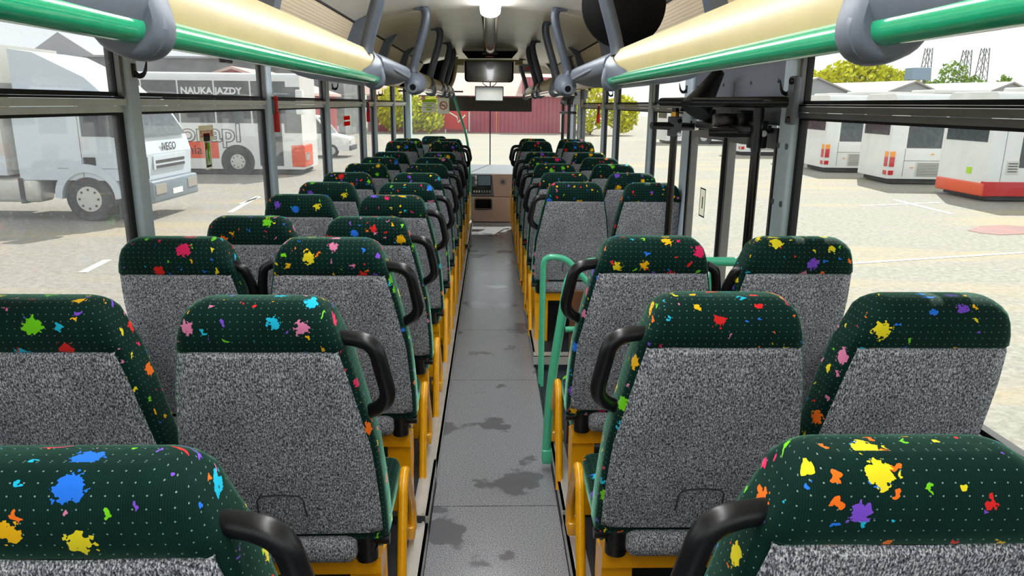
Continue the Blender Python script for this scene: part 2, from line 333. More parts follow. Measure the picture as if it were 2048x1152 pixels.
# door well and its steps
w = struct('trim_4', MB().box(AX+.29, 1.26, 3.141, 4.499, -.6, -.56), SKIRT)
MB().box(AX+.29, .55, 3.142, 4.498, -.56, -.02).build('step', SKIRT, w); MB().box(.551, .85, 3.142, 4.498, -.56, -.28).build('step', SKIRT, w)
MB().box(.552, .58, 3.15, 4.49, -.279, -.272).build('step_edge', YEL, w)
MB().box(AX+.29, 1.26, 4.5, 4.52, -.56, -.061).build('riser_panel', SKIRT, w); MB().box(AX+.29, 1.26, 3.12, 3.14, -.56, -.061).build('riser_panel', SKIRT, w)
# ---- side walls
def wall(name, sd, spans, pillars):
    o = struct(name, None)
    for a, b_ in spans: MB().box(*sorted((sd*1.262, sd*XO)), a, b_, -.9, .86).build('wall_panel', PANEL, o)
    MB().box(*sorted((sd*1.24, sd*XO)), Y0, Y1, 1.888, 1.95).build('cant_rail', CREAM, o)
    for a, wd in pillars:
        MB().rbox(*sorted((sd*XP, sd*1.295)), a, a+wd, .3, 1.90, .012).build('pillar', PIL, o, True)
    return o
wl = wall('wall_left', -1, [(Y0, Y1)], [(y, .085) for y in PL])
wr = wall('wall_right', 1, [(Y0, DR1), (DF0, 9.95)], [(y, .085) for y in PR]+[(DF0, DF1-DF0), (DR0, DR1-DR0)])
for y in ((DR0+DR1)/2,):
    for z in (1.52, 1.28, 1.0): MB().cyl((XP-.004, y-.04, z), (XP+.01, y-.04, z), .013).cyl((XP-.004, y+.05, z), (XP+.01, y+.05, z), .013).build('rivet_cap', GRYP, wr)
nwin = [0]
def window(sd, a, b_, gm, cap=True, latch=True):
    nwin[0] += 1; o = struct('window_%d' % nwin[0], None)
    X = lambda x0, x1: sorted((sd*x0, sd*x1))
    MB().box(*X(XG-.003, XG+.003), a, b_, .88, 1.637).build('glass_pane', gm, o)
    MB().box(*X(XG-.003, XG+.003), a, b_, 1.689, 1.885).build('hopper_pane', gm, o)
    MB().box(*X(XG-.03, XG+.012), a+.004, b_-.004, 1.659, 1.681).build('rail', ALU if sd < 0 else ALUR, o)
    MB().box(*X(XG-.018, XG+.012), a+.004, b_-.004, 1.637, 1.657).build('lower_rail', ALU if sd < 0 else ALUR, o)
    MB().box(*X(XG-.024, XG+.012), a+.004, b_-.004, 1.682, 1.689).build('rail_seal', RUB, o)
    e = MB()
    for z0, z1 in ((.87, 1.636), (1.69, 1.886)):
        e.box(*X(XG-.012, XG+.014), a, a+.016, z0, z1).box(*X(XG-.012, XG+.014), b_-.03, b_, z0, z1).box(*X(XG-.012, XG+.014), a+.016, b_-.03, z0, z0+.014).box(*X(XG-.012, XG+.014), a+.016, b_-.03, z1-.008, z1)
    e.build('window_seal', RUB, o)
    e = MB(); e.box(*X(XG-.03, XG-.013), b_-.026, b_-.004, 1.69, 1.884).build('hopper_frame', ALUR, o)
    MB().box(*X(XG-.05, XG+.01), a, b_, .845, .872).build('sill', RUB, o)
    if latch and b_-a > .5:
        y = a+(b_-a)*.62
        MB().rbox(*X(XG-.035, XG-.005), y-.055, y+.055, 1.852, 1.884, .006).build('latch', BLK, o)
    return o
ed = [Y0+.05]+[v for y in PL for v in (y, y+.085)]+[Y1-.12]
LW = [window(-1, ed[i], ed[i+1], GL_L if i < 10 else GL_F, latch=i < 8) for i in range(0, len(ed), 2)]
RW = [window(1, Y0+.05, DR0, GL_R), window(1, DF1, PR[0], GL_R)]+[window(1, PR[i]+.085, PR[i+1], GL_R) for i in range(3)]
# ---- back and front walls, windscreen
wb = struct('wall_back', MB().box(-XO, XO, Y0-.06, Y0, -.9, .8), PANEL); MB().box(-XO, XO, Y0-.06, Y0, 2.1, 2.5).build('header_panel', CREAM, wb)
for s in (-1, 1): MB().box(*sorted((s*1.2, s*XO)), Y0-.06, Y0, .8, 2.1).build('corner_post', PIL, wb)
nwin[0] += 1; o = struct('window_%d' % nwin[0], MB().box(-1.2, 1.2, Y0-.035, Y0-.028, .8, 2.1), GL_F)
wf = struct('wall_front', MB().box(-XO, XO, Y1+.12, Y1+.2, -.9, .72), PANEL); MB().box(-XO, XO, Y1, Y1+.08, 2.12, 2.5).build('header_panel', CEIL, wf)
for s in (-1, 1): MB().rbox(*sorted((s*1.19, s*1.30)), Y1-.1, Y1+.12, -.3, 2.2, .02).build('corner_post', PIL, wf, True)
nwin[0] += 1; ws = struct('window_%d' % nwin[0], None)
MB().box(-1.2, 1.2, Y1+.14, Y1+.147, .72, 2.15).build('windscreen', GL_F, ws); MB().box(-.005, .012, Y1+.12, Y1+.139, .72, 2.12).build('centre_seal', RUB, ws)
MB().box(-.62, .63, Y1-.02, Y1-.008, 1.565, 1.775).build('roller_blind', BROWN, ws)
# ---- ceiling, with inner panels, and the ribbed linings above the racks
prof = [(-.88, 2.185), (-.80, 2.225), (-.45, 2.285), (-.2, 2.305), (0, 2.31), (.2, 2.305), (.45, 2.285), (.80, 2.225), (.88, 2.185)]
outer = [(-1.305, 1.94), (-1.2, 2.3), (-.8, 2.45), (0, 2.52), (.8, 2.45), (1.2, 2.3), (1.305, 1.94)]
ce = struct('ceiling', None)
MB().prism(outer+[(x*.97, z-.05) for x, z in reversed(outer)], 'y', Y0-.06, Y1+.08).build('roof_skin', CEIL, ce)
cy = [Y0, 1.25, 3.2, at(900, 23, Z=2.28).y, at(930, 82, Z=2.29).y, 9.6, Y1]
for a, b_ in zip(cy, cy[1:]):
    MB().prism(prof+[(x, z+.012) for x, z in reversed(prof)], 'y', a+.003, b_-.003).build('ceiling_panel', CEIL, ce, True)
for s in (-1, 1):
    ln = [(s*.885, 2.175), (s*.935, 2.06), (s*1.02, 1.95), (s*1.245, 1.93)]
    for a, b_ in zip(cy[:-1], cy[1:-1]):
        MB().prism(ln+[(x+s*.012, z+.012) for x, z in reversed(ln)], 'y', a+.003, b_-.003).build('lining_panel', RIBB, ce, True)
    MB().box(*sorted((s*.876, s*.892)), Y0, 9.9, 2.176, 2.196).build('black_gap_strip', RUB, ce)
# ---- overhead lamp strip
lamp = thing('ceiling_lamp', 'long chrome edged ceiling lamp running down the middle of the bus roof', 'lamp', (0, 0, 2.31))
yl = at(983, 104, Z=2.26).y
MB().prism([(-.05, 0), (-.035, -.035), (.035, -.035), (.05, 0)], 'y', -.86, yl).build('lamp_base', ALU, lamp)
def strip(a, b_, mat, nm):
    P = [(.066*math.cos(t), -.045-.036*math.sin(t)) for t in [2*PI*i/20 for i in range(20)]]
    MB().prism(P, 'y', a, b_).build(nm, mat, lamp, True)
ym = at(983, 40, Z=2.24).y
q = -.85
while q < yl-.4:
    e = min(q+1.15, yl-.05)
    strip(q, e, LAMPM if q < ym-.3 else CHR, 'diffuser' if q < ym-.3 else 'lamp_cover'); strip(e+.002, e+.045, CHR, 'joint_band'); q = e+.047
# ================================================================== LUGGAGE RACKS
RX = .495
def smooth_ring(P, n=3):
    out = []
    for i in range(len(P)):
        a, b_, c, d = (Vector(P[(i+k) % len(P)]) for k in (-1, 0, 1, 2))
        for k in range(n): t = k/n; q_ = .5*((2*b_)+(c-a)*t+(2*a-5*b_+4*c-d)*t*t+(3*b_-a-3*c+d)*t**3); out.append((q_.x, q_.y))
    return out
def section(s, pts): return [(s*x, z) for x, z in pts]
FP = [(.515, 1.896), (.492, 1.862), (.483, 1.828), (.487, 1.795)]
TZ, TR = 1.776, .021        # front panel, bulging towards the aisle
BRK = [(.518, 1.902), (.494, 1.876), (.472, 1.84), (.459, 1.80), (.457, 1.77), (.467, 1.748), (.487, 1.735), (.512, 1.735), (.545, 1.752), (.56, 1.785), (.545, 1.83), (.53, 1.87)]
def hanger_path(s, y, drop=0): return arc([(s*.515, y, 1.88), (s*.487, y, 1.98), (s*.452, y, 2.09), (s*.425, y, 2.19), (s*.42, y, 2.25), (s*.435, y, 2.283)], 5)
def rack(s, y0, y1, hang, brk, label, tube0, tube1, hole=None):
    o = thing('luggage_rack', label, 'luggage rack', (0, (y0+y1)/2, 1.9), group=None); L = Vector((0, -(y0+y1)/2, -1.9))
    def sh(mb): mb.v = [tuple(Vector(p)+L) for p in mb.v]; return mb
    sec = section(s, FP); sh(MB().prism(sec+[(x+s*.012, z) for x, z in reversed(sec)], 'y', y0, y1)).build('front_panel', CREAM, o, True)
    und = section(s, [(.50, 1.757), (1.238, 1.884), (1.238, 1.892), (.50, 1.767)]); sh(MB().prism(und, 'y', y0, y1)).build('rack_floor', CREAM, o)
    sh(MB().cyl((s*RX, tube0, TZ), (s*RX, tube1, TZ), TR, 20)).build('rail_tube', GRN if y0 < 2 else GLARE, o, True)
    for y in brk:
        b_ = section(s, smooth_ring(BRK)); cx = sum(p[0] for p in b_)/len(b_); cz = sum(p[1] for p in b_)/len(b_)
        rr = []
        for t, k in ((-.036, .84), (-.033, .91), (-.025, .97), (-.012, 1.0), (.012, 1.0), (.025, .97), (.033, .91), (.036, .84)):
            rr.append([(cx+(x-cx)*k, y+t, cz+(z-cz)*k) for x, z in b_])
        bo = sh(MB().rings(rr)).build('rack_bracket', GRYP, o, True)
        # ring boss through which the tube passes
        sh(MB().tube([(s*RX+.029*math.cos(a), y-.012, TZ+.029*math.sin(a)) for a in [2*PI*i/18 for i in range(18)]], .0125, 8, True)).build('tube_boss', GRYP, bo, True)
        if hole == y:
            sh(MB().tube([(s*.50, y+.02, TZ+.03), (s*.50, y-.1, TZ+.012), (s*.497, y-.19, TZ), (s*.496, y-.2, TZ)], [.075, .062, .042, .034], 16)).build('nozzle', GRYP, bo, True)
            sh(MB().cyl((s*.496, y-.203, TZ), (s*.496, y-.195, TZ), .02, 16)).build('open_end', DARK, bo)
        else:
            # moulded flare that runs back along the panel and under the tube
            fl_ = .42 if y < 4.5 else .34; gr = []
            for i in range(13):
                t = i/12; zt = 1.80+(1.902-1.80)*(1-(1-t)**.55 if t < 1 else 1); row = []
                for k in range(7):
                    q_ = k/6; z = 1.772+(zt-1.772)*q_; px = lerp([(1.70, .487), (1.795, .487), (1.828, .483), (1.862, .492), (1.91, .52)], z)
                    row.append((s*(px-.006-.014*t*math.sin(PI*min(1, q_*1.1))), y-fl_*(1-t), z))
                gr.append(row)
            vs = [p for r_ in gr for p in r_]; vs2 = [(p[0]+s*.012, p[1], p[2]) for p in vs]; m_ = MB()
            fs = [(i*7+k, i*7+k+1, i*7+k+8, i*7+k+7) for i in range(12) for k in range(6)]
            m_.add(vs, fs); m_.add(vs2, fs); sh(m_).build('bracket_flare', GRYP, bo, True)
    for y in hang:
        ho = sh(MB().tube(hanger_path(s, y), [.036]+[.029]*24+[.036], 10, flat=1.0)).build('hanger', HANG, o, True)
        sh(MB().prism([(s*.41, 2.262), (s*.50, 2.268), (s*.475, 2.286), (s*.41, 2.29)], 'y', y-.022, y+.022)).build('hanger_foot', HANG, ho)
        sh(MB().prism(section(s, [(.865, 2.198), (.77, 2.226), (.838, 2.14), (.868, 2.03), (.90, 1.93), (1.02, 1.925), (.94, 2.05), (.89, 2.17)]), 'y', y-.045, y+.045)).build('wall_fin', GRYP, o)
    return o
yb = [at(285, 60, X=-RX).y, at(752, 150, X=-RX).y]
AL = [at(u, v, X=-.505).y for u, v in ((735, 101), (828, 134), (861, 148), (883, 161), (893, 165))]
rack(-1, Y0+.02, yb[1], [yb[0], AL[0]], [yb[0], yb[1]], 'long cream luggage rack with green tube, left side nearest the viewer', Y0+.02, yb[1]+.0)
rack(-1, 5.05, 9.95, AL[1:], [5.05]+AL[2:]+[9.8], 'cream luggage rack with glare painted tube on the left, ahead of the grey casing', 5.2, 9.95, 5.05)
yr = [at(1745, 60, X=RX).y, at(1222, 160, X=RX).y]
AR = [at(u, v, X=.505).y for u, v in ((1232, 105), (1133, 142), (1111, 157), (1081, 175), (1071, 181))]
rack(1, Y0+.02, yr[1], [yr[0], AR[0]], [yr[0], yr[1]], 'long cream luggage rack with green tube, right side nearest the viewer', Y0+.02, yr[1])
rack(1, 4.98, 10.6, AR[1:]+[10.5], [4.98]+AR[2:]+[10.5], 'cream luggage rack with glare painted tube on the right, ahead of the grey casing', 5.1, 10.6, 4.98)
for s, a, b_, nm in ((-1, yb[1]+.05, 4.98, 'left'), (1, yr[1]+.05, 4.91, 'right')):
    rr = []
    for t, k, dz in ((0, .97, 0), (.03, 1.0, 0), (.3, 1.0, 0), (.55, .99, .0), (.75, .92, .008), (.88, .80, .022), (.95, .66, .036), (.985, .5, .048), (1, .36, .056)):
        rr.append([(s*(.66-.20*k*math.cos(q)*(1 if math.cos(q) > 0 else 1.2)), a+(b_-a)*t, 1.84+dz+.074*k*math.copysign(abs(math.sin(q))**.8, math.sin(q))) for q in [2*PI*i/20 for i in range(20)]])
    o = MB().rings(rr).build('overhead_casing', GRYP, None, True); tag(o, 'smooth grey overhead casing between the two luggage racks on the %s' % nm, 'casing')
    e = MB().tube(arc([(s*.468, a+.25, 1.838), (s*.465, a+(b_-a)*.35, 1.828), (s*.469, a+(b_-a)*.6, 1.82), (s*.49, a+(b_-a)*.74, 1.828)], 5), [.003]+[.008]*12+[.007, .006, .003], 8).build('moulded_ridge', GRYP, o, True)
# ================================================================== SEATS
T = 1.14
YB = [(0, .0), (.1, -.002), (.25, .026), (.4, .062), (.55, .10), (.75, .15)]
WA = [(0, .148), (.035, .168), (.105, .192), (.2, .215), (.39, .252), (.55, .262), (.75, .262)]      # free side
WI = [(0, .148), (.035, .168), (.105, .190), (.2, .212), (.39, .240), (.55, .245), (.75, .245)]      # side towards the neighbour
WO = [(0, .148), (.035, .168), (.105, .188), (.2, .196), (.39, .198), (.75, .198)]                   # side against the window
def backrest_mesh(wl_, wr_):
    H = [0, .002, .008, .018, .034, .055, .085, .112, .118, .16, .22, .3, .39, .48, .58, .65, .69, .70]
    rs, us, vs_ = [], [], []
    for h in H:
        R = .036
        ins = (1-math.sqrt(max(0, 1-(1-h/R)**2)))*R if h < R else (.012 if h > .695 else 0)
        bul = -.012*max(0, 1-abs(h-.06)/.06)-(.006 if h < .113 else 0)
        xl, xr = -lerp(wl_, h)+ins*.8, lerp(wr_, h)-ins*.8; y0 = lerp(YB, h)+bul+ins; y1 = lerp(YB, h)+lerp([(0, .105), (.12, .135), (.4, .12), (.75, .13)], h)-ins
        r = min(.034, (y1-y0)*.48); ring = []
        for cx, cy_, a0 in ((xr-r, y0+r, -PI/2), (xr-r, y1-r, 0), (xl+r, y1-r, PI/2), (xl+r, y0+r, PI)):
            if a0 == -PI/2:
                for k in range(5): ring.append((.5*(xl+xr)+(xr-r-.5*(xl+xr))*k/5, y0))
            for k in range(5): a = a0+PI/2*k/4; ring.append((cx+r*math.cos(a), cy_+r*math.sin(a)))
            if a0 == PI:
                for k in range(1, 5): ring.append((xl+r+(.5*(xl+xr)-xl-r)*k/5, y0))
        rs.append([(x, y, T-h) for x, y in ring]); u = [0]
        for p, q_ in zip(ring, ring[1:]): u.append(u[-1]+math.dist(p, q_))
        tot = u[-1]+math.dist(ring[-1], ring[0]); us.append([(x if x < tot/2 else x-tot, tot) for x in u]); vs_.append(h)
    vv = [0]
    for i in range(1, len(rs)): vv.append(vv[-1]+math.dist(rs[i][2], rs[i-1][2]))
    n = len(rs[0]); mb = MB().rings(rs); o = mb.build('backrest', PLUSH, None, True); me = o.data
    uvl = me.uv_layers.new(name='UVMap')
    for p in me.polygons:
        rw = [me.loops[l].vertex_index for l in p.loop_indices]; uu = [us[v//n][v % n][0] for v in rw]; wrap = max(uu)-min(uu) > .3
        for l, v in zip(p.loop_indices, rw):
            i, j = divmod(v, n); u, tot = us[i][j]
            if wrap and u < 0: u += tot
            uvl.data[l].uv = (u, vv[i]) if len(rw) == 4 else (rs[i][j][0], rs[i][j][1])
    return o
def back_panel_mesh(wl_, wr_):
    mb = MB(); rows = [.113, .125, .16, .22, .3, .39, .48, .58, .64, .66, .668]; n = 14; vs = []
    for h in rows:
        xl, xr = -lerp(wl_, h)+.012, lerp(wr_, h)-.012
        for k in range(n+1):
            t = k/n; e = min(t, 1-t); d = -.009+.012*max(0, 1-e/.045)+(.010 if h in (rows[0], rows[-1]) else 0)
            vs.append((xl+(xr-xl)*t, lerp(YB, h)+d-.004*math.sin(PI*t), T-h-.004*math.sin(PI*t)*(1 if h < .13 else 0)))
    back = [(x, y+.03, z) for x, y, z in vs]; N_ = len(vs); fs = []
    for i in range(len(rows)-1):
        for k in range(n): a = i*(n+1)+k; fs.append((a, a+1, a+n+2, a+n+1))
    return mb.add(vs, fs)
def make_seat(aisle_sign, is_aisle, label, group):
    """aisle_sign: which way the aisle lies along x; is_aisle: stands on the aisle, else against the window"""
    a = aisle_sign; lo_, hi_ = (WI, WA) if is_aisle else (WO, WI)
    lt, rt = (lo_, hi_) if a > 0 else (hi_, lo_)
    t = thing('passenger_seat', label, 'seat', group=group)
    b_ = backrest_mesh(lt, rt); b_.parent = t
    back_panel_mesh(lt, rt).build('back_panel', GREY, t, True)
    sm_ = MB(); pts = lambda P: [(x, lerp(YB, h)-.0135, T-h) for x, h in P]
    sm_.tube(pts([(-.062, .60), (-.058, .545), (-.048, .53), (0, .526), (.048, .53), (.058, .545), (.062, .60)]), .0022, 6); sm_.build('pocket_seam', SEAM, t, True)
    xl, xr = -lerp(lt, .7)+.012, lerp(rt, .7)-.012; hx = .06 if is_aisle else .0
    MB().rbox(xl+(hx if a < 0 else 0)+.01, xr-(hx if a > 0 else 0)-.01, .112, .19, T-.758, T-.675, .028).build('lower_back_roll', GREY, t, True)
    c = MB().rbox(-.225 if (is_aisle or a < 0) else -.19, .225 if (is_aisle or a > 0) else .19, .2, .74, .285, .39, .035)
    co = c.build('cushion', PLUSH, t, True); uvl = co.data.uv_layers.new(name='UVMap')
    for p in co.data.polygons:
        for l in p.loop_indices: q_ = co.data.vertices[co.data.loops[l].vertex_index].co; uvl.data[l].uv = (q_.x, q_.y+q_.z)
    MB().box(-.235 if (is_aisle or a < 0) else -.195, .235 if (is_aisle or a > 0) else .195, .17, .225, .318, .37).build('cross_rail', YEL, t)
    if is_aisle:
        X = lambda x0, x1: sorted((a*x0, a*x1))
        lg = MB(); lg.box(*X(.145, .232), .19, .20, .0, .345).prism([(.2, .0), (.27, .0), (.27, .16), (.30, .22), (.30, .33), (.2, .345)], 'x', *X(.223, .232)); lg.build('leg', YEL, t)
        lp = fillet([(a*.25, .42, -.02), (a*.25, .56, .36), (a*.25, .62, .40), (a*.25, .80, .15), (a*.25, .79, .06)], .06, 6)
        lo = MB().tube(lp, .0165, 10, False).build('side_loop', YEL, t, True)
        MB().rbox(*X(.20, .262), .76, .815, .03, .085, .01).build('loop_foot', YEL, lo, True)
        MB().rbox(*X(.17, .225), .135, .21, .385, .475, .02).build('recliner_hinge', BLK, t, True)
        MB().cyl((a*.225, .17, .43), (a*.262, .17, .43), .016).cyl((a*.2, .165, .375), (a*.2, .165, .41), .03).build('recliner_knob', BLK, t, True)
        hp = fillet([(a*.168, .045, T-.092), (a*.262, .03, T-.10), (a*.292, .06, T-.265), (a*.215, .10, T-.315)], .045, 6)
        MB().tube(hp, [.017, .0185]+[.0195]*(len(hp)-4)+[.0185, .017], 12).build('grab_handle', BLK, t, True)
    return t
XS = {('L', 1): -.53, ('L', 0): -1.035, ('R', 1): .55, ('R', 0): 1.047}
protos = {}
GL_ = {'L': 'coach seats left of the aisle', 'R': 'coach seats right of the aisle'}
def tops(u, v, Z): return at(u, v, Z=Z).y
ROWS = [('A', .81), ('B', 1.585), ('C', 2.35), ('D', tops(750, 433, 1.205)), ('E', tops(793, 392, 1.19)), ('F', tops(820, 365, 1.19)), ('G', tops(840, 345, 1.19)),
        ('H', tops(855, 328, 1.185)), ('I', tops(868, 317, 1.175)), ('J', tops(876, 305, 1.18)), ('K', 8.62), ('L', 9.3)]
ORD = ['first', 'second', 'third', 'fourth', 'fifth', 'sixth', 'seventh', 'eighth', 'ninth', 'tenth', 'eleventh', 'twelfth']
def zplat(y, s):
    for a, b_, z in SL:
        if y+.3 < b_: return z
    return .125
for s in 'LR':
    av = [r for r in ROWS if not (s == 'R' and r[0] in 'DE')]
    for i, (r, y) in enumerate(av):
        for isl in (1, 0):
            pos = 'aisle' if isl else 'window'
            lb = 'green and grey %s seat %s of the aisle, %s row from the camera' % (pos, 'left' if s == 'L' else 'right', ORD[i])
            z = {'A': .115, 'B': .115, 'C': .115}.get(r, {'K': .125, 'L': .125}.get(r, .07))
            if r in 'ABC': z = .112
            if r in 'DEFGHIJ': z = lerp([(0, .07), (2.9, .07), (3.1, .068), (4.6, .055), (8, .05)], y)
            if r in 'KL': z = .115
            loc = (XS[s, isl], y, z-(.012 if s == 'L' else 0))
            if (s, isl) not in protos:
                t = make_seat(1 if s == 'L' else -1, isl, lb, GL_[s]); t.location = loc
                cs = kids(t); protos[s, isl] = (t, [(c, kids(c)) for c in cs])
            else: dup(*protos[s, isl], loc, lb, GL_[s])
# belts and folded inner handles between the seats of the row by the door well
for s, x, nm in ((-1, -.785, 'left'), (1, .80, 'right')):
    h = T+.112-.16
    for k, dx in ((0, -.045 if s < 0 else .05), (1, .03 if s < 0 else -.03)):
        sg = 1 if dx > 0 else -1
        o = MB().tube(fillet([(x+dx*1.9, 2.40, h+.06), (x+dx*.9, 2.40, h+.045), (x+dx*.35, 2.42, h-.03), (x+dx*.5, 2.43, h-.10)], .04, 5), .016, 10).build('seat_belt_guide', BLK, None, True)
        tag(o, 'black belt guide on the %s seat of the third row, %s of the aisle' % ('window' if sg*s > 0 else 'aisle', nm), 'belt guide')
# ================================================================== DOOR IN THE RIGHT WALL, ITS GEAR AND RAILS
d = struct('door_1', None)
dx0, dx1 = 1.245, 1.285
ym_ = at(1458, 300, X=1.265).y
MB().box(1.255, 1.30, DR1, DF0, 1.60, 1.87).build('header_panel', PANEL, wr)
MB().box(1.247, 1.2545, DR1+.02, ym_-.06, 1.615, 1.80).build('header_cover', PANEL, wr); MB().box(1.247, 1.2545, ym_-.05, DF0-.02, 1.615, 1.80).build('header_cover', PANEL, wr)
for y in (DR1+.08, ym_-.3, ym_+.12, DF0-.08): MB().cyl((1.24, y, 1.79), (1.25, y, 1.79), .009, 10).build('rivet_cap', GRYP, wr)
for a, b_, nm in ((DR1+.005, ym_-.003, 0), (ym_+.003, DF0-.005, 1)):
    lf = MB(); wd = .05
    lf.box(dx0, dx1, a, a+wd, -.5, 1.59).box(dx0, dx1, b_-wd, b_, -.5, 1.59).box(dx0, dx1, a+wd, b_-wd, -.5, -.3).box(dx0, dx1, a+wd, b_-wd, 1.50, 1.59)
    l_ = lf.build('door_leaf', ALUR, d); MB().box(1.262, 1.267, a+wd, b_-wd, -.3, 1.5).build('door_pane', GL_D, l_)
    MB().box(dx0-.006, dx0, a+.002, a+.016, -.5, 1.59).box(dx0-.006, dx0, b_-.016, b_-.002, -.5, 1.59).build('rubber_edge', RUB, l_)
p = at(1405, 410, X=1.262); mk = MB().box(1.2595, 1.2615, p.y-.055, p.y+.055, p.z-.07, p.z+.10).build('door_sticker', TPAP, d)
MB().box(1.2585, 1.2594, p.y-.055, p.y+.055, p.z-.07, p.z-.062).box(1.2585, 1.2594, p.y-.055, p.y+.055, p.z+.092, p.z+.10).box(1.2585, 1.2594, p.y-.055, p.y-.048, p.z-.07, p.z+.10).box(1.2585, 1.2594, p.y+.048, p.y+.055, p.z-.07, p.z+.10).box(1.2585, 1.2594, p.y-.01, p.y+.006, p.z-.02, p.z+.05).build('sticker_ink', INK, mk)
# operating gear above the door: rail on a wall bracket, two swing arms, two turning poles
gear = thing('door_gear', 'black door opening gear with swing arms and two poles at the right hand door', 'door gear', (1.0, 3.3, 0))
L0 = Vector((-1.0, -3.3, 0))
def gb(mb, nm, mat, par=gear, sm=True):
    mb.v = [tuple(Vector(q_)+L0) for q_ in mb.v]; return mb.build(nm, mat, par, sm)
P1b, P1t = at(1351, 222, X=.90), None
p1 = Vector((1.06, at(1346, 300, X=1.06).y, 0)); p2 = Vector((1.18, at(1508, 340, X=1.18).y, 0))
zs = lambda v, q_: at(1024, v, Y=q_.y).z
for q_, zt in ((p1, zs(212, p1)), (p2, zs(214, p2))):
    gb(MB().cyl((q_.x, q_.y, -.5), (q_.x, q_.y, zt), .021, 16), 'turning_pole', STEEL)
zb = zs(204, p1)
be = at(1324, 204, Y=p1.y-.1); bar = fillet([(1.235, DR0-.02, at(1575, 204, Y=DR0).z), (1.14, DR0+.08, at(1500, 204, Y=DR0+.08).z), be], .08, 6)
gb(MB().tube(bar, .023, 14), 'rail', BLK)
gb(MB().rbox(1.205, 1.234, DR0-.06, DR0+.01, 1.61, 1.80, .01), 'wall_bracket', PANEL)
for z in (1.63, 1.78): gb(MB().cyl((1.195, DR0-.035, z), (1.206, DR0-.035, z), .013, 10), 'bolt', STEEL)
za = zs(251, p1); a1 = at(1303, 251, Y=p1.y-.05); a1e = at(1400, 254, Y=p1.y+.05)
gb(MB().tube([a1, a1+(a1e-a1)*.5, a1e], [.02, .024, .021], 12), 'swing_arm', BLK)
zc = zs(264, p2); a2 = at(1420, 265, Y=p2.y+.12); a2e = at(1512, 266, Y=p2.y)
gb(MB().tube([a2, a2+(a2e-a2)*.4, a2e], [.019, .024, .022], 12), 'swing_arm', BLK)
gb(MB().rbox(p1.x-.035, p1.x+.035, p1.y-.03, p1.y+.03, za-.05, za+.06, .006), 'pole_clamp', PANEL)
gb(MB().cyl((p1.x+.02, p1.y-.036, za+.035), (p1.x+.02, p1.y-.028, za+.035), .014, 10), 'bolt', CHR); gb(MB().cyl((p1.x+.02, p1.y-.036, za-.035), (p1.x+.02, p1.y-.028, za-.035), .012, 10), 'bolt', CHR)
gb(MB().rbox(p2.x-.035, p2.x+.035, p2.y-.032, p2.y+.032, zc-.06, zc+.06, .006).cyl((p2.x-.012, p2.y-.03, zc-.07), (p2.x-.012, p2.y-.03, zc+.13), .022), 'pole_clamp', BLK)
gb(MB().cyl((p2.x+.015, p2.y-.04, zc+.005), (p2.x+.015, p2.y-.03, zc+.005), .014, 10), 'bolt', CHR)
gb(MB().cyl((p1.x, p1.y, zb-.045), (p1.x, p1.y, zb-.075), .024), 'brass_joint', BRASS)
r0 = at(1362, 219, Y=p1.y+.02); r1 = at(1432, 225, Y=p1.y-.1)
gb(MB().cyl(r0, r1, .0095, 10), 'link_rod', BLK)
gb(MB().cyl(at(1440, 226, Y=p1.y-.1), at(1452, 223, Y=p1.y-.1), .017, 10), 'brass_joint', BRASS); gb(MB().cyl(at(1453, 212, Y=p1.y-.12), at(1453, 224, Y=p1.y-.12), .02, 12), 'brass_joint', BRASS)
gb(MB().cyl(at(1388, 254, Y=p1.y+.03), at(1396, 253, Y=p1.y+.03), .02, 8), 'nut', CHR); gb(MB().cyl(at(1402, 254, Y=p1.y+.05), at(1411, 253, Y=p1.y+.05), .017, 10), 'brass_joint', BRASS)
c0 = at(1395, 252, Y=3.75); c1 = at(1545, 225, Y=3.3)
gb(MB().rbox(1.10, 1.24, 3.22, 3.95, 1.565, 1.60, .008), 'mounting_plate', BLK)
for u, v in ((1418, 232), (1490, 236)):
    q_ = at(u, v, X=1.15); gb(MB().rbox(q_.x-.03, q_.x+.03, q_.y-.02, q_.y+.02, q_.z-.035, q_.z+.035, .005).cyl((q_.x-.035, q_.y-.035, q_.z+.01), (q_.x-.035, q_.y-.015, q_.z+.01), .012).cyl((q_.x+.0, q_.y-.035, q_.z+.01), (q_.x+.0, q_.y-.015, q_.z+.01), .012), 'pivot_block', BLK)
q_ = at(1455, 240, X=1.1); gb(MB().rbox(q_.x-.06, q_.x+.05, q_.y-.05, q_.y+.05, q_.z-.035, q_.z+.03, .01), 'motor_block', STEEL)
# lamp cone above the door
q_ = at(1453, 150, X=1.16)
tag(MB().tube([(1.17, 3.83, 1.85), (1.10, 3.80, 1.74), (1.045, 3.775, 1.655)], [.03, .055, .085], 18).build('entrance_light', BLK, None, True), 'black cone shaped light above the right hand door gear', 'light')
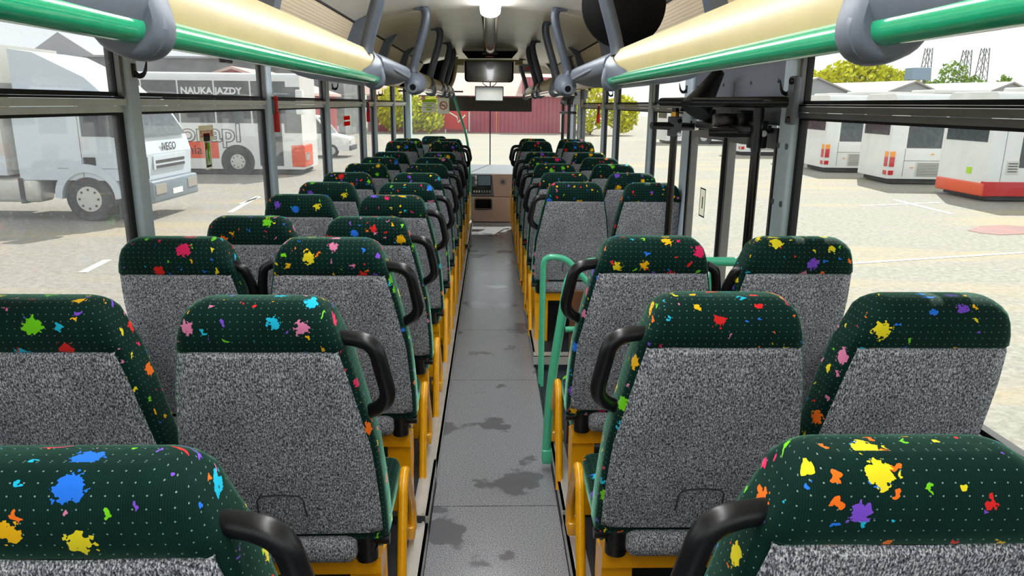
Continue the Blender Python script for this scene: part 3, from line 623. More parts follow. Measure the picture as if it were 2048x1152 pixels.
# mint guard rails by the door well
t1 = at(1078, 765, Z=0)
tag(MB().tube(fillet([(t1.x+.01, t1.y, -.02), (t1.x+.01, t1.y, .80), (.45, t1.y-.02, .80), (.80, t1.y-.06, .42), (1.1, t1.y-.1, .12)], .12, 7), .0185, 14).build('handrail', MINT, None, True), 'mint green bent handrail at the far side of the door well', 'handrail')
gr_ = thing('guard_rail', 'mint green guard rail with dark panel in front of the third right row', 'guard rail', (.31, 3.12, .07)); L1 = Vector((-.31, -3.12, -.07))
def gg(mb, nm, mat, sm=True): mb.v = [tuple(Vector(q_)+L1) for q_ in mb.v]; return mb.build(nm, mat, gr_, sm)
gg(MB().tube(fillet([(.268, 3.115, .06), (.285, 3.115, .45), (.36, 3.115, 1.005), (.62, 3.10, 1.015), (1.235, 3.10, 1.015)], .13, 7), .021, 14), 'rail', MINT)
gg(MB().tube([(.342, 3.10, .70), (.40, 3.10, .705)], .014, 10), 'stay', MINT); gg(MB().tube([(1.0, 3.13, 1.0), (1.0, 3.13, .14)], .018, 12), 'upright', MINT)
gg(MB().rbox(.36, 1.225, 3.098, 3.112, .14, .88, .004), 'panel', plain('brown_laminate', (112, 74, 50), .3, coat=.3, var=.25, scale=3), False)
gg(MB().rbox(.25, .296, 3.09, 3.138, .04, .11, .006), 'foot', MINT)
# round mirror over the door, seen from behind
mc = at(1248, 8, Y=3.35); mr = .185
mi = thing('door_mirror', 'large round black mirror seen from behind above the right rack', 'mirror', mc)
MB().rings([[(r*math.cos(2*PI*k/40), y, r*math.sin(2*PI*k/40)) for k in range(40)] for r, y in ((.02, -.05), (.08, -.045), (.13, -.03), (.17, -.008), (mr, .0), (mr, .02), (.17, .025))]).build('shell', DARK, mi, True)
MB().cyl((0, -.01, .1), (.06, .06, 2.25-mc.z), .012).build('stem', BLK, mi, True)
# coat hooks on the pillars and emergency hammers
def hook(s, y, z, label):
    o = thing('coat_hook', label, 'hook', (s*XP, y, z), group=None)
    MB().rbox(*sorted((s*-.006, s*.0005)), -.012, .012, -.025, .022, .002).build('plate', BLK, o, True)
    MB().tube(arc([(-s*.004, 0, -.008), (-s*.02, 0, -.02), (-s*.04, .0, -.006), (-s*.05, .0, .035)], 5), [.009]*8+[.008, .007, .006, .006, .005, .004, .003, .002], 8).build('hook', BLK, o, True)
for s, u, v, nm in ((-1, 266, 140, 'first left pillar'), (-1, 664, 173, 'third left pillar'), (-1, 757, 187, 'slim fifth left pillar'), (1, 1583, 178, 'wide right pillar behind the door'), (1, 1374, 178, 'right post ahead of the door'), (1, 1226, 188, 'second right pillar ahead of the door')):
    q_ = at(u, v, X=s*XP); hook(s, q_.y, q_.z, 'black coat hook on the '+nm)
def hammer(s, u, v, k, label):
    q_ = at(u, v, X=s*(XP-.01)); o = thing('emergency_hammer', label, 'hammer', q_)
    MB().rbox(-.018, .018, -.012, .012, -.135, -.02, .005).build('handle', RED, o, True)
    MB().rbox(-.014, .014, -.01, .01, -.03, .05, .005).tube([(0, -.03, .052), (0, .0, .056), (0, .02, .05)], [.008, .014, .012], 8).build('head', RED, o, True)
    MB().rbox(*sorted((s*.0, s*.012)), -.03, -.008, -.035, .055, .003).build('holder', PANEL, o, True)
    MB().cyl((0, -.05, .058), (0, -.03, .055), .006, 8).build('steel_tip', STEEL, o)
hammer(-1, 551, 216, 1, 'red emergency hammer on the second left pillar'); hammer(-1, 736, 216, 1, 'red emergency hammer on the fourth left pillar'); hammer(1, 1197, 222, 1, 'red emergency hammer on the right, between two pillars ahead')
# stickers on the panes
def sticker(s, u, v, w, h, name, label):
    q_ = at(u, v, X=s*(XG-.005)); o = thing(name, label, 'sticker', q_); return o
o = sticker(-1, 413, 268, 0, 0, 'window_sticker', 'small exit sticker with red capitals on the second left window')
MB().box(-.0004, .0004, -.085, .085, -.03, .038).build('backing', TBEI, o); text('lettering', 'ISSUE DE SECOURS', .042, REDI, frame_x(Vector((.0006, 0, 0)), -1), o, .0003, .42)
o = sticker(-1, 416, 305, 0, 0, 'window_sticker', 'tall sticker with green running figure on the second left window')
MB().box(-.0004, .0004, -.038, .038, -.075, .085).build('backing', TPAP, o); MB().box(.0005, .0009, -.03, .03, .05, .075).box(.0005, .0009, -.03, .03, -.065, -.055).box(.0005, .0009, -.03, -.024, -.055, .05).box(.0005, .0009, .024, .03, -.055, .05).build('dark_frame', INK, o); MB().box(.001, .0013, -.025, .025, -.055, .05).build('pale_field', TPAP, o)
MB().prism([(-.012, .045), (.016, .042), (.02, .02), (.006, .0), (.012, -.03), (.002, -.05), (-.004, -.02), (-.02, -.05), (-.024, -.045), (-.008, -.005)], 'x', .0014, .0018).build('green_figure', TLIM, o); MB().prism([(-.024, .04), (-.008, .05), (-.01, .02), (-.024, .008)], 'x', .0014, .0018).build('red_arrow', TRED, o)
o = sticker(-1, 694, 241, 0, 0, 'window_sticker', 'orange red two bar sticker on the fourth left window')
MB().box(-.0004, .0004, -.14, .14, .005, .04).build('bar', TRED, o); MB().box(-.0004, .0004, -.14, .14, -.045, -.008).build('bar', TRED, o)
# ================================================================== THE FRONT OF THE BUS
ym = 8.9
mo = thing('ceiling_monitor', 'wide black monitor hanging under the front end of the ceiling lamp', 'monitor', at(979, 118, Y=ym))
Mx = lambda u, v, Y=ym: at(u, v, Y=Y)-at(979, 118, Y=ym)
a, b_ = Mx(929, 121), Mx(1027, 165); r = .05
ol = fillet([(b_.x, 0, a.z), (b_.x, 0, b_.z), (a.x, 0, b_.z), (a.x, 0, a.z)], r, 6); ol = [(p.x, p.z) for p in ol]
MB().prism(ol, 'y', .0, .05).build('housing', DARK, mo); MB().prism([(x*.93, z*.93+(a.z+b_.z)*.035) for x, z in ol], 'y', -.003, -.0004).build('screen', SCREEN, mo)
t0, t1_ = Mx(924, 102), Mx(1036, 102); t2, t3 = Mx(936, 116), Mx(1024, 116)
MB().prism([(t0.x, t0.z), (t1_.x, t1_.z), (t3.x, t3.z), (t2.x, t2.z)], 'y', .02, .12).build('ceiling_housing', DARK, mo)
MB().prism([(t0.x, t0.z+.002), (t1_.x, t1_.z+.002), (t1_.x, 2.312-at(979, 118, Y=ym).z), (t0.x, 2.312-at(979, 118, Y=ym).z)], 'y', .03, .5).build('ceiling_plinth', CEIL, mo)
p, q_ = Mx(912, 118), Mx(1046, 121.5); MB().rbox(p.x, q_.x, -.01, .07, q_.z-.01, p.z, .006).build('hinge_bar', CREAM, mo, True)
for u in (920, 1038): p = Mx(u, 124); MB().rbox(p.x-.045, p.x+.045, -.005, .06, p.z-.035, p.z+.02, .008).build('hinge_block', CREAM, mo, True)
p = Mx(980, 107); MB().box(p.x-.09, p.x+.09, .01, .02, p.z-.012, p.z+.012).build('label_plate', ALUR, mo)
p = Mx(980, 113); MB().box(p.x-.05, p.x+.04, .012, .0195, p.z-.008, p.z+.006).build('red_display', REDL, mo)
mi = thing('interior_mirror', 'wide rear view mirror hanging in the middle of the windscreen', 'mirror', at(979, 188, Y=11.05))
Mx = lambda u, v: at(u, v, Y=11.05)-at(979, 188, Y=11.05); a, b_ = Mx(950, 172), Mx(1007, 203)
MB().rbox(a.x, b_.x, 0, .03, b_.z, a.z, .014, 4).build('frame', BLK, mi, True); MB().rbox(a.x+.012, b_.x-.012, -.004, .0, b_.z+.012, a.z-.012, .0015).build('mirror_glass', CHR, mi)
for sgn in (-1, 1): MB().tube(arc([(sgn*.03, .02, a.z-.01), (sgn*.10, .04, a.z+.05), (sgn*.08, .12, a.z+.16), (sgn*.05, .27, 2.14-at(979, 188, Y=11.05).z)], 5), .006, 8).build('bracket', BLK, mi, True)
# black bulkhead above the driver, with its cream edge
bh = thing('driver_bulkhead', 'black overhead bulkhead above the driver with curved cream edge', 'bulkhead', (-.8, 9.98, 2.0)); L2 = Vector((.8, -9.98, -2.0))
edge = arc([(-.44, 0, 2.27), (-.452, 0, 2.12), (-.49, 0, 1.96), (-.56, 0, 1.83)], 6)
bm_ = MB().prism([(-1.24, 1.87), (-.94, 2.06), (-.87, 2.17)]+[(p.x, p.z) for p in edge], 'y', 9.97, 9.99); bm_.v = [tuple(Vector(p)+L2) for p in bm_.v]; bm_.build('board', DARK, bh)
em = MB().tube([(p.x, 9.975, p.z) for p in edge], .022, 10); em.v = [tuple(Vector(p)+L2) for p in em.v]; em.build('edge_moulding', CREAM, bh, True)
ip = at(1052, 137, Y=10.95); o = thing('indicator_panel', 'small panel with red light hanging right of the monitor', 'panel', ip)
MB().rbox(-.10, .08, 0, .05, -.05, .06, .006).build('case', PANEL, o, True); MB().rbox(.0, .05, -.006, -.0005, -.018, .018, .002).build('red_light', REDL, o)
# driver's partition glass with two notices
pt = thing('driver_partition', 'clear partition behind the driver with two paper notices', 'partition', (-.78, 10.02, .125)); L3 = Vector((.78, -10.02, -.125))
def pb(mb, nm, mat, par=pt): mb.v = [tuple(Vector(q_)+L3) for q_ in mb.v]; return mb.build(nm, mat, par)
pb(MB().box(-1.23, -.36, 10.015, 10.02, .95, 1.82), 'pane', GL_D); pb(MB().box(-1.23, -.34, 10.0, 10.03, .125, .95), 'lower_board', PANEL); pb(MB().box(-1.23, -.36, 10.01, 10.025, 1.82, 1.84), 'top_rail', BLK)
a, b_ = at(843, 199, Y=10.01), at(872, 225, Y=10.01); n_ = pb(MB().box(a.x, b_.x, 10.008, 10.0135, b_.z, a.z), 'notice', TPAP)
pb(MB().box(a.x, b_.x, 10.006, 10.0079, a.z-.035, a.z+.004), 'lime_header', LIME, n_)
for v in (211, 219): c = at(857, v, Y=10.01); pb(MB().box(c.x-.035, c.x+.035, 10.006, 10.0079, c.z-.011, c.z+.011), 'lime_mark', LIME, n_)
for v in (207, 215): c = at(857, v, Y=10.01); pb(MB().box(c.x-.075, c.x+.075, 10.006, 10.0079, c.z-.003, c.z+.003), 'text_line', BACKCL, n_)
a, b_ = at(874, 196, Y=10.01), at(898, 228, Y=10.01); n_ = pb(MB().box(a.x, b_.x, 10.008, 10.0135, b_.z, a.z), 'notice', TPAP)
c = at(886, 211, Y=10.004); pb(MB().tube([(c.x+.048*math.cos(t), 10.005, c.z+.048*math.sin(t)) for t in [2*PI*i/28 for i in range(28)]], .0055, 6, True), 'red_ring', REDI, n_); pb(MB().tube([(c.x-.034, 10.005, c.z+.034), (c.x+.034, 10.005, c.z-.034)], .005, 6), 'red_bar', REDI, n_)
pb(MB().box(c.x-.04, c.x+.03, 10.0045, 10.0075, c.z-.005, c.z+.005), 'cigarette', INK, n_)
pt.location.y = 10.09
# green pole curving down beside the driver
pp = [at(u, v, Y=10.14) for u, v in ((907, 190), (914, 213), (924, 243), (932, 270), (937, 300), (939, 335))]+[Vector((-.275, 10.14, .42)), Vector((-.275, 10.14, -.02))]
tag(MB().tube(arc(pp, 4), .0165, 12).build('grab_pole', GRN, None, True), 'curved green pole from the left rack down beside the driver', 'pole')
# driver's seat
p = at(868, 271, Y=10.45); dup(*protos['L', 0], (p.x, 10.45, p.z-T-.01), 'green driver seat behind the partition, farthest on the left', 'driver seats')
# dashboard
da = thing('dashboard', 'beige pink dashboard with grey centre console at the end of the aisle', 'dashboard', (0, 10.9, 0)); L4 = Vector((0, -10.9, 0))
def db(mb, nm, mat, par=da, sm=False): mb.v = [tuple(Vector(q_)+L4) for q_ in mb.v]; return mb.build(nm, mat, par, sm)
D = lambda u, v, Y=10.7: at(u, v, Y=Y)
zt = D(980, 351).z; zm = D(980, 391).z; zl = D(980, 436).z
db(MB().rbox(-1.15, -.42, 11.22, 11.40, zm-.02, zt+.02, .03), 'driver_binnacle', DASHG, sm=True)
db(MB().rbox(-.40, .50, 10.72, 11.35, zm-.02, zt+.02, .03), 'top_body', DASHG, sm=True); db(MB().rbox(-.40, .55, 10.70, 11.3, -.05, zm-.021, .02), 'lower_body', DASH, sm=True)
db(MB().prism([(10.74, zt+.021), (11.40, zt+.10), (11.40, zt+.0), (10.74, zt+.0)], 'x', -.41, 1.0), 'top_shelf', PANEL)
a, b_ = D(956, 352), D(981, 371); db(MB().rbox(a.x, b_.x, 10.685, 10.719, b_.z, a.z, .006), 'display', LCD, sm=True)
db(MB().box(a.x-.012, b_.x+.012, 10.7, 10.7195, b_.z-.012, a.z+.012), 'display_frame', BLK)
a, b_ = D(944, 373), D(982, 388); rd = db(MB().rbox(a.x, b_.x, 10.69, 10.719, b_.z, a.z, .006), 'radio', BLK, sm=True)
for k in range(7): x = a.x+.03+(b_.x-a.x-.05)*k/6; db(MB().rbox(x-.012, x+.012, 10.682, 10.69, b_.z+.02, b_.z+.055, .003), 'button', CHR if k < 3 else DASHG, rd)
for k in range(4): p = D(947+(k % 2)*5, 355+(k//2)*9); db(MB().rbox(p.x-.016, p.x+.016, 10.69, 10.72, p.z-.03, p.z+.02, .004), 'switch', PAPER if k % 2 else PANEL)
a, b_ = D(949, 397), D(984, 419); db(MB().rbox(a.x, b_.x, 10.694, 10.71, b_.z, a.z, .03, 4), 'storage_pocket', DARK, sm=True)
p = D(1006, 364); db(MB().tube([(p.x+.05*math.cos(t), 10.712, p.z+.05*math.sin(t)) for t in [2*PI*i/20 for i in range(20)]], .009, 8, True), 'vent_ring', DASHG, sm=True); db(MB().cyl((p.x, 10.70, p.z), (p.x, 10.73, p.z), .03), 'vent', PANEL)
db(MB().prism([(D(984, 352).x, zt+.019), (.50, zt+.019), (.50, zm-.015), (D(988, 391).x, zm-.015)], 'y', 10.705, 10.7195), 'side_facing', DASH)
# front door on the right with its own gear
d2 = struct('door_2', None)
for a, b_ in ((9.98, 10.53), (10.54, 11.1)):
    lf = MB(); lf.box(1.245, 1.285, a, a+.045, -.6, 1.75).box(1.245, 1.285, b_-.045, b_, -.6, 1.75).box(1.245, 1.285, a+.045, b_-.045, -.6, -.35).box(1.245, 1.285, a+.045, b_-.045, 1.68, 1.75)
    l_ = lf.build('door_leaf', ALUR, d2); MB().box(1.262, 1.266, a+.045, b_-.045, -.35, 1.68).build('door_pane', GL_D, l_)
MB().box(1.25, 1.30, 9.95, 11.2, 1.755, 1.87).build('header_panel', PANEL, wr)
g2 = thing('door_gear', 'distant door opening gear with silver rail and two poles at the front door', 'door gear', (1.1, 10.3, 0)); L5 = Vector((-1.1, -10.3, 0))
def g2b(mb, nm, mat): mb.v = [tuple(Vector(q_)+L5) for q_ in mb.v]; return mb.build(nm, mat, g2, True)
a = at(1113, 192, Y=10.6); b_ = at(1152, 189, Y=10.1); g2b(MB().cyl(a, b_, .02), 'rail', CHR)
for u, Y in ((1127, 10.5), (1139, 10.15)): p = at(u, 195, Y=Y); g2b(MB().cyl((p.x, Y, -.5), (p.x, Y, p.z), .022), 'turning_pole', STEEL); g2b(MB().rbox(p.x-.04, p.x+.04, Y-.03, Y+.03, p.z-.09, p.z-.03, .006), 'pole_clamp', BLK)
a, b_ = at(1122, 205, Y=10.5), at(1150, 226, Y=10.1); g2b(MB().cyl((a.x, a.y, b_.z), b_, .02), 'swing_arm', BLK)
tag(MB().tube([(1.17, 10.4, 1.855), (1.10, 10.38, 1.77), (1.06, 10.36, 1.69)], [.04, .07, .10], 16).build('entrance_light', PANEL, None, True), 'grey cone shaped light above the front door gear', 'light')
# ================================================================== VEHICLES IN THE YARD
def wheel_parts(par, x, y, r, w, sd):
    P = []
    tw = MB().tube([(x, y, r), (x, y+sd*w*.15, r), (x, y+sd*w*.85, r), (x, y+sd*w, r)], [r*.93, r, r, r*.93], 28).build('tyre', TYRE, par, True)
    MB().tube([(x, y-sd*.012, r), (x, y-sd*.004, r), (x, y+.02*sd, r)], [r*.30, r*.56, r*.6], 20).build('rim', OFFW, tw, True)
    for k in range(8): a = 2*PI*k/8; MB().cyl((x+r*.42*math.cos(a), y-sd*.016, r+r*.42*math.sin(a)), (x+r*.42*math.cos(a), y, r+r*.42*math.sin(a)), r*.055, 8).build('hand_hole', TYRE, tw)
    return tw
def body_rings(x0, x1, w, z0, z1, r=.22, nose=.0):
    rs = []
    for x, k in ((x0, .985), (x0+.05, 1.0), (x1-.35, 1.0), (x1-.05, .985), (x1, .95)):
        c = [(0, z0), (w, z0), (w, z1-r)]+[(w-r+r*math.cos(a), z1-r+r*math.sin(a)) for a in (PI/8, PI/4, 3*PI/8)]+[(w-r, z1), (r, z1)]+[(r+r*math.cos(a), z1-r+r*math.sin(a)) for a in (5*PI/8, 6*PI/8, 7*PI/8)]+[(0, z1-r)]
        rs.append([(x, w/2+(y-w/2)*k, z1+(z-z1)*1 if z < z1-.01 else z1-(1-k)*.6) for y, z in c])
    return MB().rings(rs)
def coach(loc, rz, label, L=11.5, w=2.5, h=3.3, wz=(1.35, 2.55), rear='plain', stripe=None, wins=7, wheels=(2.9, 8.8), side=None):
    t = thing('coach', label, 'coach', (*loc, G), rz, 'white coaches parked in the yard')
    body_rings(0, L, w, .22, h).build('body', WHITE, t, True)
    MB().box(.2, L-.2, .15, w-.15, .04, .22).build('underside', UNDER, t)
    x0 = .55 if rear == 'lamps' else .9; dx = (L-x0-.5)/wins
    for k in range(wins): MB().rbox(x0+k*dx+.03, x0+(k+1)*dx-.03, -.012, .03, wz[0], wz[1], .008).build('side_window', BGLASS, t)
    MB().rbox(-.012, .03, .22, w-.22, max(wz[0]+.35, 1.8), 2.75, .01).build('rear_window', BGLASS, t)
    MB().rbox(1.5, 3.6, .4, w-.4, h+.0, h+.16, .06).build('roof_unit', OFFW, t, True)
    for x in wheels: MB().cyl((x, -.004, .5), (x, .3, .5), .64, 28).build('wheel_arch', UNDER, t); wheel_parts(t, x, -.02, .5, .28, 1)
    if rear == 'lamps':
        la = MB().rbox(-.02, .05, .03, .33, .35, 1.25, .01).build('lamp_cluster', WHITE, t)
        for z0, z1, mt in ((1.02, 1.22, AMBER), (.80, 1.01, REDL), (.66, .795, REDL), (.36, .52, REDL)): MB().rbox(-.035, -.0205, .05, .31, z0, z1, .006).build('lamp_lens', mt, la); MB().rbox(.02, .20, -.03, -.0005, z0, z1, .006).build('lamp_lens', mt, la)
        gr = MB().box(1.0, 2.55, -.01, .0, .30, .84).build('engine_grille', OFFW, t)
        for k in range(11): MB().box(1.06, 2.5, -.016, -.0105, .33+k*.045, .345+k*.045).build('slat', UNDER, gr)
        s_ = MB(); s_.box(.55, 2.7, -.006, -.0, .88, .895).box(.55, .562, -.006, 0, .3, 1.33).build('panel_gap', UNDER, t)
        for x, z in ((1.5, 1.12), (.8, .62)): MB().rbox(x, x+.13, -.02, -.001, z, z+.03, .006).build('side_marker', AMBER, t)
        for k in range(3): MB().box(-.008, .0, .5, 1.9, 2.86+k*.07, 2.89+k*.07).build('rear_louvre', OFFW, t)
    if stripe == 'red':
        MB().rbox(-.03, L*.7, -.03, .2, .18, .62, .02).build('red_skirt', REDP, t); MB().rbox(-.05, .3, .02, w-.02, .16, .56, .05).build('orange_bumper', ORANGE, t, True)
        MB().box(-.012, .0, .75, 1.0, .80, 1.0).build('yellow_sticker', LIME, t); v_ = MB().rbox(.55, .95, -.012, .0, .85, 1.25, .005).build('vent', OFFW, t)
        for k in range(4): MB().box(.60, .90, -.018, -.0125, .92+k*.08, .95+k*.08).build('slat', UNDER, v_)
        MB().box(.42, .43, -.006, 0, .62, 2.6).build('panel_gap', UNDER, t)
    if stripe == 'blue': MB().box(.3, L-.5, -.008, .0, 1.12, 1.34).build('blue_stripe', BLUE, t)
    return t
coach((15.2, 21.9), 0, 'nearest white coach on the right with red skirt and orange bumper', wz=(1.05, 2.5), stripe='red', wins=6)
coach((14.85, 26.9), math.radians(-3), 'white coach with red and amber tail lamps, second from the right edge', rear='lamps')
coach((14.6, 31.7), math.radians(-3), 'white coach with tail lamps, third from the right edge beyond the rear window', rear='lamps')
coach((15.4, 36.6), 0, 'white coach with blue stripe seen through the right hand door', stripe='blue')
coach((14.6, 42.5), 0, 'far white coach seen past the left leaf of the right hand door', rear='lamps')
coach((13.2, 55.0), math.radians(4), 'farthest white coach on the right, seen ahead of the door', wz=(1.5, 2.7))
# coach on the left, its side towards us
lc = coach((-19.4, 28.6), 0, 'white coach with orange front corner and driving school lettering on the left', L=12.2, h=3.8, wz=(1.95, 3.5), wins=8, wheels=(3.2, 9.7))
MB().rbox(11.75, 12.28, -.02, 1.3, .30, 1.15, .06).build('orange_corner', ORANGE, lc, True); MB().rbox(12.2, 12.31, .1, .62, .55, .85, .02).build('headlamp', CHR, lc, True); MB().rbox(11.55, 12.2, -.018, .05, 1.6, 3.3, .02).build('cab_window', BGLASS, lc)
MB().box(10.55, 11.45, -.012, 0, .35, 2.6).build('door', BGLASS, lc); MB().rbox(12.15, 12.4, -.5, -.1, 2.3, 3.2, .05).build('wing_mirror', WHITE, lc, True); MB().box(7.0, 9.0, -.008, 0, .62, 1.25).build('red_panel', ORANGE, lc)
FY = lambda x, z, y=-.02: frame_y(Vector((x, y, z)))
text('lettering', 'NAUKA JAZDY', .34, WHITE, FY(8.9, 3.12, -.016), lc, .002, 1.0, .012); text('lettering', 'onapl', .95, BACKCL, FY(8.75, 1.55, -.006), lc, .002, 1.1, .035); text('lettering', 'onapl', .95, WHITE, FY(8.75, 1.55, -.010), lc, .002, 1.1); text('lettering', 'nia', .5, INK, FY(8.1, .93, -.0105), lc, .002)
# lorry
tr = thing('lorry', 'white lorry with box body and roof deflector parked on the left', 'lorry', (-7.95, 17.1, G), math.radians(-2))
def tb(mb, nm, mat, par=tr, sm=False): return mb.build(nm, mat, par, sm)
cabp = [(-2.9, .95), (0, .95), (.05, 1.55), (-.05, 1.95), (-.55, 2.85), (-.8, 2.92), (-2.9, 2.95)]
tb(MB().prism(cabp, 'y', 0, 2.4), 'cab', CABW); tb(MB().prism([(-2.85, 2.96), (-.85, 2.93), (-1.2, 3.25), (-2.3, 3.78), (-2.85, 3.85)], 'y', .12, 2.28), 'roof_deflector', CABW)
ws_ = tb(MB().add([(.045-.02, .15, 1.95), (.045-.02, 2.25, 1.95), (-.50, 2.15, 2.82), (-.50, .25, 2.82)], [(0, 1, 2, 3)]).add([(-.06, .15, 1.94), (-.06, 2.25, 1.94), (-.56, 2.15, 2.80), (-.56, .25, 2.80)], [(0, 1, 2, 3)]), 'windscreen', BGLASS)
tb(MB().prism([(-1.35, 1.95), (-.25, 1.95), (-.62, 2.72), (-1.35, 2.75)], 'y', -.012, .02), 'side_window', BGLASS); dr = tb(MB().box(-1.42, -1.41, -.006, 0, .97, 2.8).box(-2.0, -.1, -.006, 0, 1.22, 1.228).box(-.2, -.19, -.006, 0, .97, 1.9), 'door_gap', BACKCL)
tb(MB().rbox(-1.38, -1.1, -.02, .0, 1.3, 1.48, .01), 'door_handle', INK); tb(MB().rbox(-.5, .0, -.42, -.15, 1.95, 2.7, .05), 'wing_mirror', UNDER, sm=True)
gl_ = tb(MB().box(.045, .062, .35, 2.05, 1.18, 1.5), 'grille', CABW)
for z in (1.2, 1.32): tb(MB().box(.0622, .07, .45, 1.95, z, z+.07), 'grille_slot', UNDER, gl_)
text('emblem', 'IVECO',   .26, INK, Matrix.Translation(Vector((.052, 1.2, 1.68))) @ Matrix.Rotation(PI/2, 4, 'Z') @ Matrix.Rotation(PI/2, 4, 'X'), tr, .004)
bp = tb(MB().rbox(-.5, .16, -.02, 2.42, .42, .94, .06), 'bumper', plain('grey_bumper', (120, 132, 142), .5), sm=True); tb(MB().rbox(.15, .18, .1, .62, .62, .86, .01), 'headlamp', CHR, bp); tb(MB().rbox(.15, .18, 1.8, 2.3, .62, .86, .01), 'headlamp', CHR, bp); tb(MB().box(.161, .17, .95, 1.47, .55, .68), 'number_plate', PAPER, bp)
tb(MB().rbox(-.08, .1, -.012, .0, 1.0, 1.5, .01), 'side_vent', INK); tb(MB().rbox(-.02, .07, -.015, 0, 1.55, 1.8, .01), 'indicator', AMBER)
arch = [(-1.35-.78*math.cos(a), .55+.78*math.sin(a)) for a in [PI*i/14 for i in range(15)]]; arch2 = [(-1.35-.62*math.cos(a), .52+.62*math.sin(a)) for a in [PI*i/14 for i in range(15)]]
tb(MB().prism(arch+arch2[::-1], 'y', -.04, .5), 'mudguard', CABW); wheel_parts(tr, -1.35, -.03, .52, .32, 1); tb(MB().cyl((-1.35, .32, .55), (-1.35, .5, .55), .75, 24), 'wheel_well', UNDER)
tk = tb(MB().rbox(-4.3, -2.5, .0, .6, .42, .98, .1), 'fuel_tank', ALU, sm=True)
for x in (-3.9, -2.9): tb(MB().rbox(x-.06, x+.06, -.015, .6, .40, .99, .01), 'tank_strap', UNDER, tk)
tb(MB().box(-10, -.6, .7, 1.7, .55, .94), 'chassis', UNDER); bx = tb(MB().box(-10.5, -3.15, -.05, 2.45, 1.05, 3.95), 'box_body', OFFW); tb(MB().box(-10.5, -3.14, -.06, -.051, 1.05, 1.5), 'side_board', CABW, bx); tb(MB().box(-3.85, -3.4, -.075, -.0605, 1.52, 1.68), 'yellow_plate', plain('yellow_plate', (240, 210, 20), .5), bx)
for k in range(6): tb(MB().box(-10.2+k*1.35, -10.12+k*1.35, -.08, -.051, 1.5, 3.95), 'box_rib', OFFW, bx)
wheel_parts(tr, -8.2, -.03, .52, .32, 1)
# van and car further on the left
def van(loc, rz, label, col, h=2.1, L=4.8):
    t = thing('van', label, 'van', (*loc, G), rz)
    MB().prism([(0, .35), (L, .35), (L, .95), (L-.9, 1.15), (L-1.6, h-.05), (L-2.0, h), (.1, h), (0, h-.2)], 'y', 0, 1.8).build('body', col, t)
    MB().prism([(L-1.5, 1.2), (L-1.0, 1.2), (L-1.62, h-.15), (L-2.4, h-.12), (L-2.4, 1.2)], 'y', -.012, .01).build('side_window', BGLASS, t)
    MB().add([(L-.93, .15, 1.2), (L-.93, 1.65, 1.2), (L-1.55, 1.6, h-.1), (L-1.55, .2, h-.1), (L-.98, .15, 1.18), (L-.98, 1.65, 1.18), (L-1.6, 1.6, h-.14), (L-1.6, .2, h-.14)], [(0, 1, 2, 3), (4, 5, 6, 7)]).build('windscreen', BGLASS, t)
    MB().rbox(L-.02, L+.08, .0, 1.8, .35, .6, .03).build('bumper', UNDER, t, True); MB().rbox(L-.02, L+.02, .1, .5, .68, .86, .01).build('headlamp', CHR, t)
    for x in (.9, L-.9): wheel_parts(t, x, -.01, .34, .2, 1)
    return t
van((-12.0, 38.0), 0, 'small white van beyond the fourth left window', WHITE); van((-16.0, 56), 0, 'silver car far off beyond the fourth left window', FLAP, 1.5, 4.3)
# ================================================================== BUILDINGS, TREES AND GROUND MARKS
def building(name, label, cat, loc, rz, w, dp, ez, rz_, wm, rm):
    t = thing(name, label, cat, (*loc, G), rz)
    MB().prism([(0, 0), (w, 0), (w, ez), (w/2, rz_), (0, ez)], 'y', 0, dp).build('wall', wm, t)
    for s in (0, 1): MB().prism([(w/2, rz_+.02), (s*w+(.3 if s else -.3), ez-.08), (s*w+(.3 if s else -.3), ez+.08), (w/2, rz_+.18)], 'y', -.3, dp+.3).build('roof', rm, t)
    return t
fb = thing('red_hall', 'long red corrugated hall with pale pink roof beyond the windscreen', 'building', (-2, 73, G))
for k, (x, w_) in enumerate([(0, 2.6), (2.62, 2.5)]): MB().box(x, x+w_, 0, .3, 0, 3.5).build('wall_panel', FENCE, fb)
for x, w_ in ((5.14, 2.6), (7.76, 2.6)): MB().box(x, x+w_, 0, .3, 0, 5.3).build('wall_panel', FENCE, fb)
MB().box(-10, 5.1, .31, 12, 0, 3.4).build('wall', FENCE, fb); MB().box(5.2, 10.3, .31, 12, 0, 5.2).build('tall_block', FENCE, fb); MB().prism([(-.4, 3.5), (9, 8.2), (12.4, 3.4)], 'x', -10.4, 13.4).build('roof', PINKR, fb); MB().box(2.61, 2.68, -.03, 0, 0, 3.5).build('post', AMBER, fb)
for x in (-.1, 8.9): MB().box(x, x+.12, -.05, 0, .1, 2.0).build('white_post', PAPER, fb)
gb_ = thing('grey_factory', 'long grey factory wall behind the coach on the left', 'building', (-62, 62, G)); MB().box(0, 50, 0, 10, 0, 6.05).build('wall', DKROOF, gb_); MB().prism([(24, 6.05), (30, 6.05), (27, 8.0)], 'y', 1, 8).build('gable', SHEDW, gb_); MB().box(-.2, 50.2, -.2, 10, 6.05, 6.2).build('roof_edge', SHEDW, gb_)
building('red_shed', 'low red shed seen through the fourth left window', 'building', (-20, 46), 0, 9, 8, 3.2, 4.6, FENCE, PINKR)
def shed(u, v, Y, label):
    p = at(u, v, Y=Y); w = 8.4; building('grey_shed', label, 'building', (p.x-w/2, Y), math.radians(15), w, 13, p.z-G-1.35, p.z-G, SHEDW, SHEDR)
shed(1843, 164, 78, 'grey gabled shed behind the coaches, middle of three'); shed(1645, 157, 78, 'grey gabled shed behind the coaches, left of three'); shed(2040, 166, 78, 'grey gabled shed behind the coaches, right of three')
